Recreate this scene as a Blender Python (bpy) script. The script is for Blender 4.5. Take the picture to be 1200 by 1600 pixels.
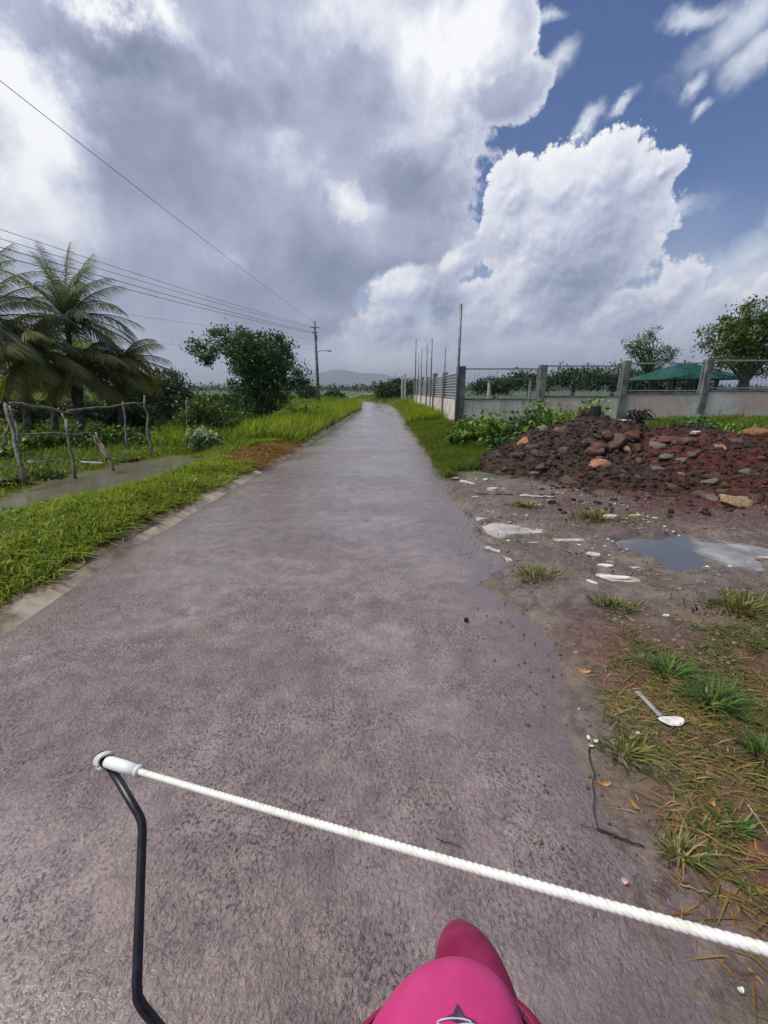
import bpy, bmesh, math, random
import numpy as np
from mathutils import Vector, Matrix, noise as mnoise

for _o in list(bpy.data.objects): bpy.data.objects.remove(_o)
scn = bpy.context.scene
COL = scn.collection
R = math.radians
rng = np.random.default_rng(7)
random.seed(7)

# ------------------------------------------------------------------ camera
F, CH, PITCH = 660.0, 1.5, R(16.06)
cp, sp_ = math.cos(PITCH), math.sin(PITCH)
cd = bpy.data.cameras.new('camera'); cam = bpy.data.objects.new('camera', cd); COL.objects.link(cam)
cam.location = (0, 0, CH); cam.rotation_euler = (R(90) - PITCH, 0, 0)
cd.sensor_fit = 'VERTICAL'; cd.sensor_height = 36; cd.sensor_width = 27; cd.lens = 36 * F / 1600
cd.clip_start = 0.02; cd.clip_end = 40000
scn.camera = cam
scn.render.resolution_x = 768; scn.render.resolution_y = 1024

def ray(px, py):
    u = 800 - py
    return Vector((px - 600, F * cp + u * sp_, u * cp - F * sp_))
def at(px, py, Y):                      # the point seen at that pixel, Y metres ahead
    d = ray(px, py); t = Y / d.y
    return Vector((d.x * t, Y, CH + d.z * t))
def G(px, py, z=0.0):                   # the point of the level z seen at that pixel
    d = ray(px, py); t = (z - CH) / d.z
    return Vector((d.x * t, d.y * t, z))

# ------------------------------------------------------------------ sky, sun, exposure
scn.view_settings.view_transform = 'Standard'; scn.view_settings.look = 'None'
scn.view_settings.gamma = 1; scn.view_settings.exposure = 0.66
scn.cycles.max_bounces = 5; scn.cycles.diffuse_bounces = 3; scn.cycles.glossy_bounces = 3; scn.cycles.transmission_bounces = 3; scn.cycles.volume_bounces = 0
SUN_EL, SUN_AZ = R(60), R(-100)
world = bpy.data.worlds.new('World'); scn.world = world; world.use_nodes = True
wt = world.node_tree; wt.nodes.clear()

class NB:                                # a small node builder
    def __init__(s, t): s.t = t
    def n(s, typ, **kw):
        nd = s.t.nodes.new(typ)
        for k, v in kw.items(): setattr(nd, k, v)
        return nd
    def put(s, sock, v):
        if v is None: return
        if hasattr(v, 'is_output'): s.t.links.new(v, sock)
        else: sock.default_value = v
    def m(s, op, a, b=None, c=None, clamp=False):
        nd = s.n('ShaderNodeMath', operation=op, use_clamp=clamp)
        for i, v in enumerate((a, b, c)): s.put(nd.inputs[i], v)
        return nd.outputs[0]
    def v(s, op, a, b=None, scale=None):
        nd = s.n('ShaderNodeVectorMath', operation=op)
        s.put(nd.inputs[0], a); s.put(nd.inputs[1], b)
        if scale is not None: s.put(nd.inputs['Scale'], scale)
        return nd.outputs['Value'] if op in ('DOT_PRODUCT', 'LENGTH', 'DISTANCE') else nd.outputs[0]
    def noise(s, vec, scale, detail=6, rough=.55, lac=2.0, dist=0.0, color=False):
        nd = s.n('ShaderNodeTexNoise'); s.put(nd.inputs['Vector'], vec)
        s.put(nd.inputs['Scale'], scale); s.put(nd.inputs['Detail'], detail)
        s.put(nd.inputs['Roughness'], rough); s.put(nd.inputs['Lacunarity'], lac); s.put(nd.inputs['Distortion'], dist)
        return nd.outputs['Color' if color else 'Fac']
    def voro(s, vec, scale, feature='F1', detail=0, smooth=None, out='Distance'):
        nd = s.n('ShaderNodeTexVoronoi', feature=feature)
        s.put(nd.inputs['Vector'], vec); s.put(nd.inputs['Scale'], scale)
        if 'Detail' in nd.inputs: s.put(nd.inputs['Detail'], detail)
        if smooth is not None: s.put(nd.inputs['Smoothness'], smooth)
        return nd.outputs[out]
    def mr(s, v, a, b, c=0.0, d=1.0, smooth=True):
        nd = s.n('ShaderNodeMapRange', interpolation_type='SMOOTHSTEP' if smooth else 'LINEAR')
        for i, x in enumerate((v, a, b, c, d)): s.put(nd.inputs[i], x)
        return nd.outputs[0]
    def mix(s, f, a, b, blend='MIX'):
        nd = s.n('ShaderNodeMix', data_type='RGBA', blend_type=blend)
        s.put(nd.inputs[0], f)
        for i, v in ((6, a), (7, b)):
            if isinstance(v, (tuple, list)) and len(v) == 3: v = (*v, 1)
            s.put(nd.inputs[i], v)
        return nd.outputs[2]
    def ramp(s, f, stops):
        nd = s.n('ShaderNodeValToRGB'); s.put(nd.inputs[0], f)
        el = nd.color_ramp.elements
        while len(el) < len(stops): el.new(0.5)
        for e, (p, c) in zip(el, stops): e.position = p; e.color = (*c, 1)
        return nd.outputs[0]

w = NB(wt)
sky = w.n('ShaderNodeTexSky', sky_type='NISHITA', sun_disc=False)
sky.sun_elevation = SUN_EL; sky.sun_rotation = SUN_AZ; sky.air_density = 1.1; sky.dust_density = 0.6; sky.ozone_density = 2.5
tc = w.n('ShaderNodeTexCoord'); D = tc.outputs['Generated']
KS = 6.9                                 # cloud colours are written as they look, the background strength is 0.1
def dirv(px, py): return ray(px, py).normalized()
def warp(scale, amp, detail=8, rough=.6, seed=0.0):
    q = w.v('ADD', D, (seed, seed * .7, -seed))
    c = w.noise(q, scale, detail, rough, color=True)
    return w.v('ADD', D, w.v('SCALE', w.v('SUBTRACT', c, (.5, .5, .5)), scale=amp))
def blob(vec, px, py, rx, ry, rot=0.0):   # 1 in the middle, 0 on the rim, negative outside
    c = dirv(px, py)
    ca, sa = math.cos(R(rot)), math.sin(R(rot))
    ex = dirv(px + rx * ca, py - rx * sa) - c; ey = dirv(px - ry * sa, py - ry * ca) - c
    ax = ex / ex.length_squared; ay = ey / ey.length_squared
    a = w.v('DOT_PRODUCT', vec, tuple(ax)); a = w.m('SUBTRACT', a, ax.dot(c))
    b = w.v('DOT_PRODUCT', vec, tuple(ay)); b = w.m('SUBTRACT', b, ay.dot(c))
    r = w.m('SQRT', w.m('ADD', w.m('MULTIPLY', a, a), w.m('MULTIPLY', b, b)))
    return w.m('SUBTRACT', 1.0, r)
def union(vec, bl, k=.15):
    o = None
    for b in bl:
        s = blob(vec, *b)
        o = s if o is None else w.m('SMOOTH_MAX', o, s, k)
    return o
def msum(vec, bl):                        # soft hills and dips of brightness
    o = None
    for (g, *b) in bl:
        s = w.m('MULTIPLY', w.mr(blob(vec, *b), 0, 1), g)
        o = s if o is None else w.m('ADD', o, s)
    return o
def half(vec, p, q):                      # positive left of the line p -> q of the sky
    n = dirv(*p).cross(dirv(*q)).normalized()
    if n.dot(dirv(200, 200)) < 0: n = -n
    return w.v('DOT_PRODUCT', vec, tuple(n))
N1 = w.noise(D, 4.0, 8, .6); N2 = w.noise(w.v('ADD', D, (5, 1, 2)), 14.0, 8, .62); N3 = w.noise(w.v('ADD', D, (2, 7, 4)), 2.2, 5, .55)
NC = w.noise(w.v('ADD', D, (1, 2, 3)), 6.0, 10, .66, color=True)
NW = w.v('SUBTRACT', NC, (.5, .5, .5))
def wd(amp, off=None):
    q = w.v('ADD', D, w.v('SCALE', NW, scale=amp))
    return w.v('ADD', q, tuple(off)) if off is not None else q
def billow(vec, scale, det=4):            # cauliflower bumps, 0 in the creases
    nd = w.n('ShaderNodeTexVoronoi', feature='F1'); w.put(nd.inputs['Vector'], vec); w.put(nd.inputs['Scale'], scale)
    w.put(nd.inputs['Detail'], det); w.put(nd.inputs['Roughness'], .62); w.put(nd.inputs['Lacunarity'], 2.1); nd.normalize = True
    return w.m('SUBTRACT', 1.0, w.m('MULTIPLY', nd.outputs['Distance'], 1.6))
base = w.mix(1.0, sky.outputs[0], (0.285, 0.385, 0.58), 'MULTIPLY')
dz = w.n('ShaderNodeSeparateXYZ'); wt.links.new(D, dz.inputs[0]); Z = dz.outputs[2]
hz = w.mr(w.m('ADD', Z, w.m('MULTIPLY', w.m('SUBTRACT', N1, .5), .16)), .36, .02)
cur = w.mix(w.m('MULTIPLY', hz, .92), base, tuple(KS * c for c in (.56, .63, .76)))
# wisps, upper right and right
W3 = wd(.10)
wis = union(W3, [(1170, 40, 90, 60, 0), (1090, 20, 60, 30, -20), (1190, 90, 60, 40), (1175, 400, 90, 45, 25), (1160, 440, 120, 45), (1050, 338, 62, 17, 5), (925, 190, 40, 14, 30),
                 (1090, 130, 22, 22), (1090, 172, 19, 12), (1270, 330, 120, 60, 30), (850, 10, 40, 22), (870, 95, 55, 26, 35), (985, 150, 40, 10, 30), (1100, 560, 200, 50)], .1)
wa = w.m('MULTIPLY', w.mr(w.m('ADD', wis, w.m('MULTIPLY', w.m('SUBTRACT', N2, .5), 1.5)), -.25, .95), .85)
cur = w.mix(wa, cur, tuple(KS * c for c in (.74, .79, .88)))
# cumulus right of the middle
cb = [(880, 290, 58, 66), (945, 278, 60, 70), (1005, 285, 52, 40), (1030, 268, 26, 22), (855, 370, 75, 80), (930, 400, 95, 95), (975, 360, 55, 65),
      (820, 430, 60, 65), (870, 480, 110, 70), (960, 500, 100, 60), (800, 500, 50, 50), (1055, 455, 45, 45), (1090, 500, 60, 50), (1050, 540, 120, 50), (830, 560, 120, 50), (785, 370, 40, 60), (800, 300, 40, 55), (1195, 470, 50, 40), (640, 450, 65, 35), (700, 412, 85, 34, 14), (600, 520, 70, 45), (720, 500, 80, 60), (660, 560, 120, 50), (750, 600, 320, 50), (1050, 600, 320, 60)]
SD = dirv(870, 265) - dirv(878, 283)
def cden(off=None):
    v_ = wd(.035, off); q = w.v('ADD', D, tuple(off)) if off is not None else D
    f_ = w.noise(w.v('ADD', q, (3, 3, 1)), 26.0, 7, .62)
    d_ = w.m('ADD', union(v_, cb, .12), w.m('MULTIPLY', w.m('SUBTRACT', billow(wd(.02, off), 21.0, 5), .42), 1.15))
    return w.m('ADD', d_, w.m('MULTIPLY', w.m('SUBTRACT', f_, .5), .75))
e0 = cden(); e1_ = cden(SD * .55)
soft = w.mr(N3, .42, .62, .04, .26)
ca_ = w.mr(w.m('DIVIDE', e0, soft), .0, 1.0)
ca_ = w.mr(e0, -.04, w.mr(N3, .42, .62, .10, .34))
rel = w.m('SUBTRACT', e0, e1_)
sh = w.m('ADD', .52, w.m('MULTIPLY', rel, .55))
sh = w.m('ADD', sh, w.m('MULTIPLY', w.m('SUBTRACT', N1, .5), .5))
sh = w.m('ADD', sh, w.m('MULTIPLY', w.mr(e0, .55, .0), .24))
sh = w.m('ADD', sh, msum(wd(.12), [(.22, 880, 250, 160, 90), (-.50, 905, 440, 120, 120), (-.25, 960, 340, 60, 50), (-.2, 1010, 480, 90, 60), (-.14, 900, 575, 300, 50), (-.50, 690, 475, 55, 45), (-.38, 640, 500, 30, 22), (-.12, 690, 540, 90, 25), (.30, 620, 440, 60, 32), (.25, 705, 410, 60, 20),
                               (.15, 1060, 440, 60, 50), (.28, 935, 490, 50, 18, 20), (-.06, 1060, 565, 200, 40), (.16, 800, 440, 40, 90), (-.2, 620, 520, 70, 30), (.3, 600, 575, 150, 28)]))
ccol = w.ramp(sh, [(0.0, (.22, .26, .38)), (.28, (.37, .42, .57)), (.52, (.55, .59, .73)), (.75, (.78, .80, .88)), (1.0, (.96, .96, .97))])
ccol = w.v('SCALE', ccol, scale=KS)
lowfade = w.mr(Z, .0, .16, .50, 1.0)
cur = w.mix(w.m('MULTIPLY', ca_, lowfade), cur, ccol)
# the big grey cloud over the left and overhead
def lden(off=None):
    v_ = wd(.045, off)
    h_ = w.m('MULTIPLY', half(v_, (800, -60), (742, 300)), 5.0)
    l_ = w.m('SMOOTH_MAX', h_, union(v_, [(792, 150, 62, 50), (785, 60, 50, 80)], .15), .3)
    c_ = union(v_, [(700, 575, 180, 140), (630, 480, 70, 62), (745, 420, 60, 46), (560, 590, 90, 60)], .2)
    l_ = w.m('SMOOTH_MIN', l_, w.m('MULTIPLY', c_, -2.0), .15)
    return w.m('ADD', l_, w.m('MULTIPLY', w.m('ADD', w.m('SUBTRACT', billow(wd(.03, off), 17.0, 5), .42), w.m('SUBTRACT', w.noise(w.v('ADD', v_, (4, 4, 4)), 24.0, 6, .62), .5)), .72))
l0 = lden(); l1_ = lden(SD * 1.3)
la = w.mr(l0, -.06, w.mr(N3, .42, .6, .12, .45))
ls = w.m('ADD', .40, w.m('MULTIPLY', w.m('SUBTRACT', N1, .5), 1.15))
ls = w.m('ADD', ls, w.m('MULTIPLY', w.m('SUBTRACT', N2, .5), .40))
ls = w.m('ADD', ls, w.m('MULTIPLY', w.m('SUBTRACT', l0, l1_), w.mr(N3, .40, .62, .06, .24)))
ls = w.m('ADD', ls, w.m('MULTIPLY', w.mr(l0, .45, .0), .30))
ls = w.m('ADD', ls, msum(wd(.22), [(.85, 60, 190, 190, 170, -35), (.8, 180, -10, 200, 75), (.72, 700, 70, 170, 190), (.45, 560, 20, 90, 120), (.50, 550, 315, 80, 50), (.45, 60, 360, 230, 120), (.30, 10, 60, 120, 120), (.22, 420, 200, 60, 40), (.25, 640, 200, 90, 60), (-.28, 210, 100, 150, 55),
                              (-.20, 350, 130, 150, 120), (-.40, 490, 430, 220, 90), (-.24, 690, 310, 100, 110), (-.28, 640, 260, 90, 90), (-.18, 330, 300, 220, 120), (.12, 440, 260, 70, 60), (.2, 330, 390, 60, 30, 30), (.12, 200, 480, 260, 60), (-.20, 500, 520, 160, 40), (-.22, 300, 480, 260, 90)]))
lcol = w.ramp(ls, [(0.0, (.19, .23, .34)), (.25, (.29, .325, .45)), (.48, (.42, .45, .60)), (.72, (.66, .69, .79)), (1.0, (.95, .96, .97))])
lcol = w.v('SCALE', lcol, scale=KS)
cur = w.mix(w.m('MULTIPLY', la, w.mr(Z, .0, .12, .35, 1.0)), cur, lcol)
bg = w.n('ShaderNodeBackground'); wt.links.new(cur, bg.inputs[0]); bg.inputs[1].default_value = .1
wo = w.n('ShaderNodeOutputWorld'); wt.links.new(bg.outputs[0], wo.inputs[0])
world.cycles.sampling_method = 'MANUAL'; world.cycles.sample_map_resolution = 512

sd = bpy.data.lights.new('sun', 'SUN'); sun = bpy.data.objects.new('sun', sd); COL.objects.link(sun)
sd.energy = 2.4; sd.angle = R(24); sd.color = (1.0, .95, .87)
sdir = Vector((math.sin(SUN_AZ) * math.cos(SUN_EL), math.cos(SUN_AZ) * math.cos(SUN_EL), math.sin(SUN_EL)))
sun.rotation_euler = sdir.to_track_quat('Z', 'Y').to_euler(); sun.location = sdir * 50

# ------------------------------------------------------------------ helpers
def tag(o, label=None, cat=None, group=None, kind=None):
    if label: o['label'] = label
    if cat: o['category'] = cat
    if group: o['group'] = group
    if kind: o['kind'] = kind
    return o
def thing(name, label, cat, loc=(0, 0, 0), group=None, rz=0.0):
    o = bpy.data.objects.new(name, None); COL.objects.link(o); o.empty_display_size = .1
    o.location = loc; o.rotation_euler = (0, 0, rz); return tag(o, label, cat, group)
def link(name, me, mat, parent=None, smooth=False):
    me.name = name
    if mat and not me.materials: me.materials.append(mat)
    if smooth: me.polygons.foreach_set('use_smooth', [True] * len(me.polygons))
    o = bpy.data.objects.new(name, me); COL.objects.link(o)
    if parent:
        o.parent = parent
    return o
def copy_tree(o, parent=None):
    c = o.copy(); COL.objects.link(c); c.parent = parent
    for ch in list(o.children): copy_tree(ch, c)
    return c
def bm_mesh(bm):
    me = bpy.data.meshes.new('m'); bm.to_mesh(me); bm.free(); return me
def quad_mesh(V, Q, rnd=None, uv=None):
    """V n*3 vertices, Q m*4 quads; rnd a number per vertex"""
    V = np.asarray(V, np.float32); Q = np.asarray(Q, np.int32)
    me = bpy.data.meshes.new('m')
    me.vertices.add(len(V)); me.vertices.foreach_set('co', V.ravel())
    me.loops.add(Q.size); me.loops.foreach_set('vertex_index', Q.ravel())
    me.polygons.add(len(Q)); me.polygons.foreach_set('loop_start', np.arange(0, Q.size, 4, dtype=np.int32))
    me.update(calc_edges=True)
    if rnd is not None:
        a = me.attributes.new('rnd', 'FLOAT', 'POINT'); a.data.foreach_set('value', np.asarray(rnd, np.float32))
    return me
def add_attr(me, name, vals):
    a = me.attributes.new(name, 'FLOAT', 'POINT'); a.data.foreach_set('value', np.asarray(vals, np.float32))

class MB:                                   # collects boxes and tubes into one mesh
    def __init__(s, o=(0, 0, 0)): s.v = []; s.f = []; s.o = Vector(o)
    def box(s, c, size, rot=None):
        M = rot.to_matrix() if rot else Matrix.Identity(3)
        b = len(s.v)
        for x in (-.5, .5):
            for y in (-.5, .5):
                for z in (-.5, .5):
                    s.v.append(Vector(c) + M @ Vector((x * size[0], y * size[1], z * size[2])) - s.o)
        for f in ((0, 1, 3, 2), (4, 6, 7, 5), (0, 4, 5, 1), (2, 3, 7, 6), (0, 2, 6, 4), (1, 5, 7, 3)):
            s.f.append(tuple(b + i for i in f))
    def bar(s, a, b_, wx, wy, up=(0, 0, 1)):
        a = Vector(a); b_ = Vector(b_); d = (b_ - a)
        z = d.normalized(); u = Vector(up)
        if abs(z.dot(u)) > .98: u = Vector((0, 1, 0))
        x = u.cross(z).normalized(); y = z.cross(x)
        k = len(s.v)
        for p in (a, b_):
            for (i, j) in ((-1, -1), (1, -1), (1, 1), (-1, 1)):
                s.v.append(p + x * i * wx / 2 + y * j * wy / 2 - s.o)
        for i in range(4):
            j = (i + 1) % 4; s.f.append((k + i, k + j, k + 4 + j, k + 4 + i))
        s.f.append((k + 3, k + 2, k + 1, k)); s.f.append((k + 4, k + 5, k + 6, k + 7))
    def tube(s, pts, rad, n=8, caps=True, jit=0.0):
        pts = [Vector(p) for p in pts]
        if not hasattr(rad, '__len__'): rad = [rad] * len(pts)
        k = len(s.v); px = None
        for i, p in enumerate(pts):
            t = (pts[min(i + 1, len(pts) - 1)] - pts[max(i - 1, 0)]).normalized()
            if px is None:
                u = Vector((0, 0, 1)) if abs(t.z) < .9 else Vector((0, 1, 0))
                px = u.cross(t).normalized()
            px = (px - t * px.dot(t)).normalized(); py = t.cross(px)
            for j in range(n):
                a = 2 * math.pi * j / n; r = rad[i] * (1 + random.uniform(-jit, jit))
                s.v.append(p + (px * math.cos(a) + py * math.sin(a)) * r - s.o)
        for i in range(len(pts) - 1):
            for j in range(n):
                a = k + i * n + j; b = k + i * n + (j + 1) % n
                s.f.append((a, b, b + n, a + n))
        if caps:
            s.f.append(tuple(k + j for j in range(n))[::-1]); e = k + (len(pts) - 1) * n
            s.f.append(tuple(e + j for j in range(n)))
    def build(s, name, mat, parent=None, smooth=False):
        me = bpy.data.meshes.new(name); me.from_pydata([tuple(v) for v in s.v], [], s.f); me.update()
        return link(name, me, mat, parent, smooth)
def bevel(o, w_=.006, seg=2):
    m = o.modifiers.new('bevel', 'BEVEL'); m.width = w_; m.segments = seg; m.limit_method = 'ANGLE'; return o

def leaves(C, size, seed, up=.5, asp=.45, outc=None):
    """C n*3 leaf centres -> rhombic leaves folded a little"""
    r = np.random.default_rng(seed); n = len(C)
    d = r.normal(0, 1, (n, 3)); d[:, 2] -= .25; d /= np.linalg.norm(d, axis=1)[:, None]
    nn = r.normal(0, 1, (n, 3)); nn[:, 2] += up * 2
    s = np.cross(d, nn); s /= np.linalg.norm(s, axis=1)[:, None] + 1e-6
    L = size * r.uniform(.6, 1.35, n)[:, None]
    nrm = np.cross(s, d)
    V = np.stack([C - d * L / 2, C + s * L * asp / 2 + nrm * L * .06, C + d * L / 2, C - s * L * asp / 2 + nrm * L * .06], 1)
    Q = np.arange(4 * n).reshape(n, 4)
    return V.reshape(-1, 3), Q
def vnoise(x, y, seed=0):
    xi = np.floor(x); yi = np.floor(y); fx = x - xi; fy = y - yi
    def h(a, b):
        t = np.sin(a * 127.1 + b * 311.7 + seed * 74.7) * 43758.5453
        return t - np.floor(t)
    ux = fx * fx * (3 - 2 * fx); uy = fy * fy * (3 - 2 * fy)
    return (h(xi, yi) * (1 - ux) + h(xi + 1, yi) * ux) * (1 - uy) + (h(xi, yi + 1) * (1 - ux) + h(xi + 1, yi + 1) * ux) * uy
def fbm(x, y, seed=0, oct=5, g=.5):
    s = 0; a = 1; t = 0
    for i in range(oct):
        s = s + a * vnoise(x * 2 ** i + i * 17.3, y * 2 ** i - i * 9.1, seed + i); t += a; a *= g
    return s / t - .5
def sstep(a, b, x):
    t = np.clip((x - a) / (b - a), 0, 1); return t * t * (3 - 2 * t)

# ------------------------------------------------------------------ materials
def mat(name, fn):
    m = bpy.data.materials.new(name); m.use_nodes = True; t = m.node_tree; t.nodes.clear()
    b = NB(t); out = b.n('ShaderNodeOutputMaterial'); p = b.n('ShaderNodeBsdfPrincipled')
    r = fn(b, p)
    t.links.new(r if r is not None else p.outputs[0], out.inputs[0])
    return m
def P(b, p, col=None, rough=None, spec=None, metal=None, normal=None, coat=None):
    if col is not None: b.put(p.inputs['Base Color'], (*col, 1) if isinstance(col, tuple) and len(col) == 3 else col)
    if rough is not None: b.put(p.inputs['Roughness'], rough)
    if spec is not None: b.put(p.inputs['Specular IOR Level'], spec)
    if metal is not None: b.put(p.inputs['Metallic'], metal)
    if coat is not None: b.put(p.inputs['Coat Weight'], coat)
    if normal is not None: b.put(p.inputs['Normal'], normal)
def bump(b, h, strength=.5, dist=.01, normal=None):
    nd = b.n('ShaderNodeBump'); b.put(nd.inputs['Height'], h); nd.inputs['Strength'].default_value = strength
    nd.inputs['Distance'].default_value = dist
    if normal is not None: b.put(nd.inputs['Normal'], normal)
    return nd.outputs[0]
def pos(b): return b.n('ShaderNodeNewGeometry').outputs['Position']
def objc(b): return b.n('ShaderNodeTexCoord').outputs['Object']
def attr(b, name): return b.n('ShaderNodeAttribute', attribute_name=name).outputs['Fac']

def leafmat(name, stops, rough=.5, trans=.3, spec=.35):
    def fn(b, p):
        c = b.ramp(attr(b, 'rnd'), stops)
        P(b, p, c, rough, spec)
        tr = b.n('ShaderNodeBsdfTranslucent'); b.put(tr.inputs[0], b.mix(1.0, c, (1.0, 1.15, .45), 'MULTIPLY'))
        mx = b.n('ShaderNodeMixShader'); mx.inputs[0].default_value = trans
        b.t.links.new(p.outputs[0], mx.inputs[1]); b.t.links.new(tr.outputs[0], mx.inputs[2])
        return mx.outputs[0]
    return mat(name, fn)
def plain(name, a, c, scale=6, rough=.8, spec=.4, metal=0, bs=.3, bd=.01, detail=6):
    def fn(b, p):
        v = objc(b); n = b.noise(v, scale, detail, .65)
        P(b, p, b.mix(b.mr(n, .35, .65), a, c), b.mr(n, .3, .7, rough * .85, min(1, rough * 1.1)), spec, metal,
          bump(b, b.noise(v, scale * 5, 5, .6), bs, bd))
    return mat(name, fn)

M = {}
def road_fn(b, p):
    v = pos(b)
    big = b.noise(v, 1.1, 5, .6); mid = b.noise(v, 7, 6, .65)
    wv = b.v('ADD', v, b.v('SCALE', b.v('SUBTRACT', b.noise(v, 34, 3, .6, color=True), (.5, .5, .5)), scale=.030))
    pit = b.noise(b.v('MULTIPLY', wv, (1.0, .75, 1.0)), 92, 4, .60); pit2 = b.noise(v, 200, 3, .6); ag = b.voro(wv, 55, 'F1')
    col = b.mix(b.mr(mid, .3, .7), (.205, .150, .142), (.350, .266, .245))
    col = b.mix(b.m('MULTIPLY', b.mr(pit, .54, .68, 0, .65), b.mr(mid, .35, .6, .4, 1)), col, (.38, .32, .30))
    col = b.mix(b.m('MULTIPLY', b.mr(pit, .49, .39, 0, .92), b.mr(b.noise(v, 2.3, 5, .6), .38, .60, .15, 1)), col, (.055, .042, .045))
    col = b.mix(b.mr(pit2, .60, .74, 0, .35), col, (.42, .37, .35))
    col = b.mix(b.mr(big, .52, .72, 0, .5), col, (.23, .20, .145))
    pale = b.m('MULTIPLY', b.mr(b.noise(v, 3.2, 7, .7), .60, .68), .4)
    col = b.mix(pale, col, (.42, .38, .36))
    patch = b.mr(b.noise(b.v('MULTIPLY', v, (.5, 1.6, 1)), .55, 5, .6), .47, .60); col = b.mix(b.m('MULTIPLY', patch, .30), col, (.13, .112, .125))
    edge = attr(b, 'mud')
    col = b.mix(edge, col, b.mix(mid, (.095, .064, .066), (.215, .160, .148)))
    sy_ = b.n('ShaderNodeSeparateXYZ'); b.put(sy_.inputs[0], wv); jt = b.m('ABSOLUTE', b.m('SUBTRACT', b.m('FRACT', b.m('DIVIDE', b.m('ADD', sy_.outputs[1], 2.1), 4.6)), .5))
    jm = b.mr(jt, .0032, .0012); col = b.mix(b.m('MULTIPLY', jm, .55), col, (.06, .05, .05))
    cr = b.mr(b.voro(b.v('ADD', v, b.v('SCALE', b.noise(v, 1.6, 6, .65, color=True), scale=1.1)), .42, 'DISTANCE_TO_EDGE'), .004, .0015); col = b.mix(b.m('MULTIPLY', cr, b.m('MULTIPLY', b.mr(b.noise(v, .35, 2, .5), .5, .58), .6)), col, (.05, .042, .042))
    speck = b.mr(b.voro(v, 9.0, 'F1'), .022, .012); col = b.mix(b.m('MULTIPLY', speck, .8), col, (.7, .68, .65))
    film = b.m('ADD', b.mr(b.noise(v, .8, 5, .6), .42, .60), edge, clamp=True)
    rough = b.mix(film, (.36, .36, .36), (.16, .16, .16))
    h = b.m('ADD', b.m('MULTIPLY', pit, 1.6), b.m('MULTIPLY', ag, -.7)); h = b.m('ADD', h, b.m('MULTIPLY', pit2, .3))
    h = b.m('ADD', h, b.m('MULTIPLY', b.noise(v, 18, 5, .7), 1.2))
    h = b.m('MULTIPLY', h, b.mr(film, 0, 1, 1.0, .40, False))
    P(b, p, col, rough, .5, normal=bump(b, h, .9, .015))
    b.put(p.inputs['Coat Weight'], b.mr(film, 0, 1, .6, 1.0, False)); b.put(p.inputs['Coat Roughness'], b.mr(film, 0, 1, .30, .13, False)); b.put(p.inputs['Coat Normal'], bump(b, b.m('ADD', b.m('MULTIPLY', pit, 1.2), b.noise(v, 12, 4, .6)), .26, .010))
M['road'] = mat('wet_coarse_concrete', road_fn)

def ground_fn(b, p):
    v = pos(b)
    n1 = b.noise(v, 1.6, 8, .65); n2 = b.noise(v, 13, 7, .7); n3 = b.noise(v, 60, 4, .6)
    mud = b.mix(b.mr(n2, .35, .65), (.088, .064, .060), (.205, .158, .135))
    mud = b.mix(b.mr(n1, .45, .7, 0, .6), mud, (.26, .21, .155))
    ol = b.mr(b.noise(b.v('ADD', v, (9, 4, 0)), 2.1, 6, .65), .50, .62); mud = b.mix(b.m('MULTIPLY', ol, .5), mud, (.13, .105, .05))
    dk = b.mr(b.noise(b.v('ADD', v, (2, 8, 0)), 3.4, 7, .7), .52, .64); mud = b.mix(b.m('MULTIPLY', dk, .6), mud, (.085, .058, .050))
    red = b.mix(b.mr(n2, .35, .65), (.075, .03, .022), (.14, .062, .048))
    soil = b.mix(b.mr(n2, .35, .65), (.085, .036, .024), (.19, .095, .058))
    gr = b.mix(b.mr(n1, .35, .65), (.045, .075, .012), (.09, .14, .025))
    c = b.mix(attr(b, 'red'), mud, red); c = b.mix(attr(b, 'soil'), c, soil); c = b.mix(attr(b, 'green'), c, gr)
    c = b.mix(attr(b, 'straw'), c, b.mix(n2, (.20, .11, .035), (.36, .23, .09)))
    peb = b.mr(b.voro(v, 28, 'F1'), .16, .08)
    pc = b.m('MULTIPLY', b.m('MULTIPLY', peb, b.mr(b.noise(v, 4, 3, .5), .52, .60)), b.m('SUBTRACT', 1, attr(b, 'green')))
    c = b.mix(b.m('MULTIPLY', pc, .7), c, (.42, .37, .31))
    rough = b.mix(attr(b, 'green'), b.mix(b.mr(n1, .42, .60), (.26, .26, .26), (.62, .62, .62)), (.85, .85, .85))
    rough = b.mix(b.m('MULTIPLY', b.m('MULTIPLY', b.mr(b.noise(v, .9, 5, .6), .46, .56), .9), b.m('SUBTRACT', 1, attr(b, 'green'))), rough, (.13, .13, .13))
    h = b.m('ADD', b.m('MULTIPLY', n2, 1.0), b.m('MULTIPLY', n3, .35)); h = b.m('ADD', h, b.m('MULTIPLY', peb, .2))
    P(b, p, c, rough, .45, normal=bump(b, h, .8, .03))
M['ground'] = mat('earth', ground_fn)
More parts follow.
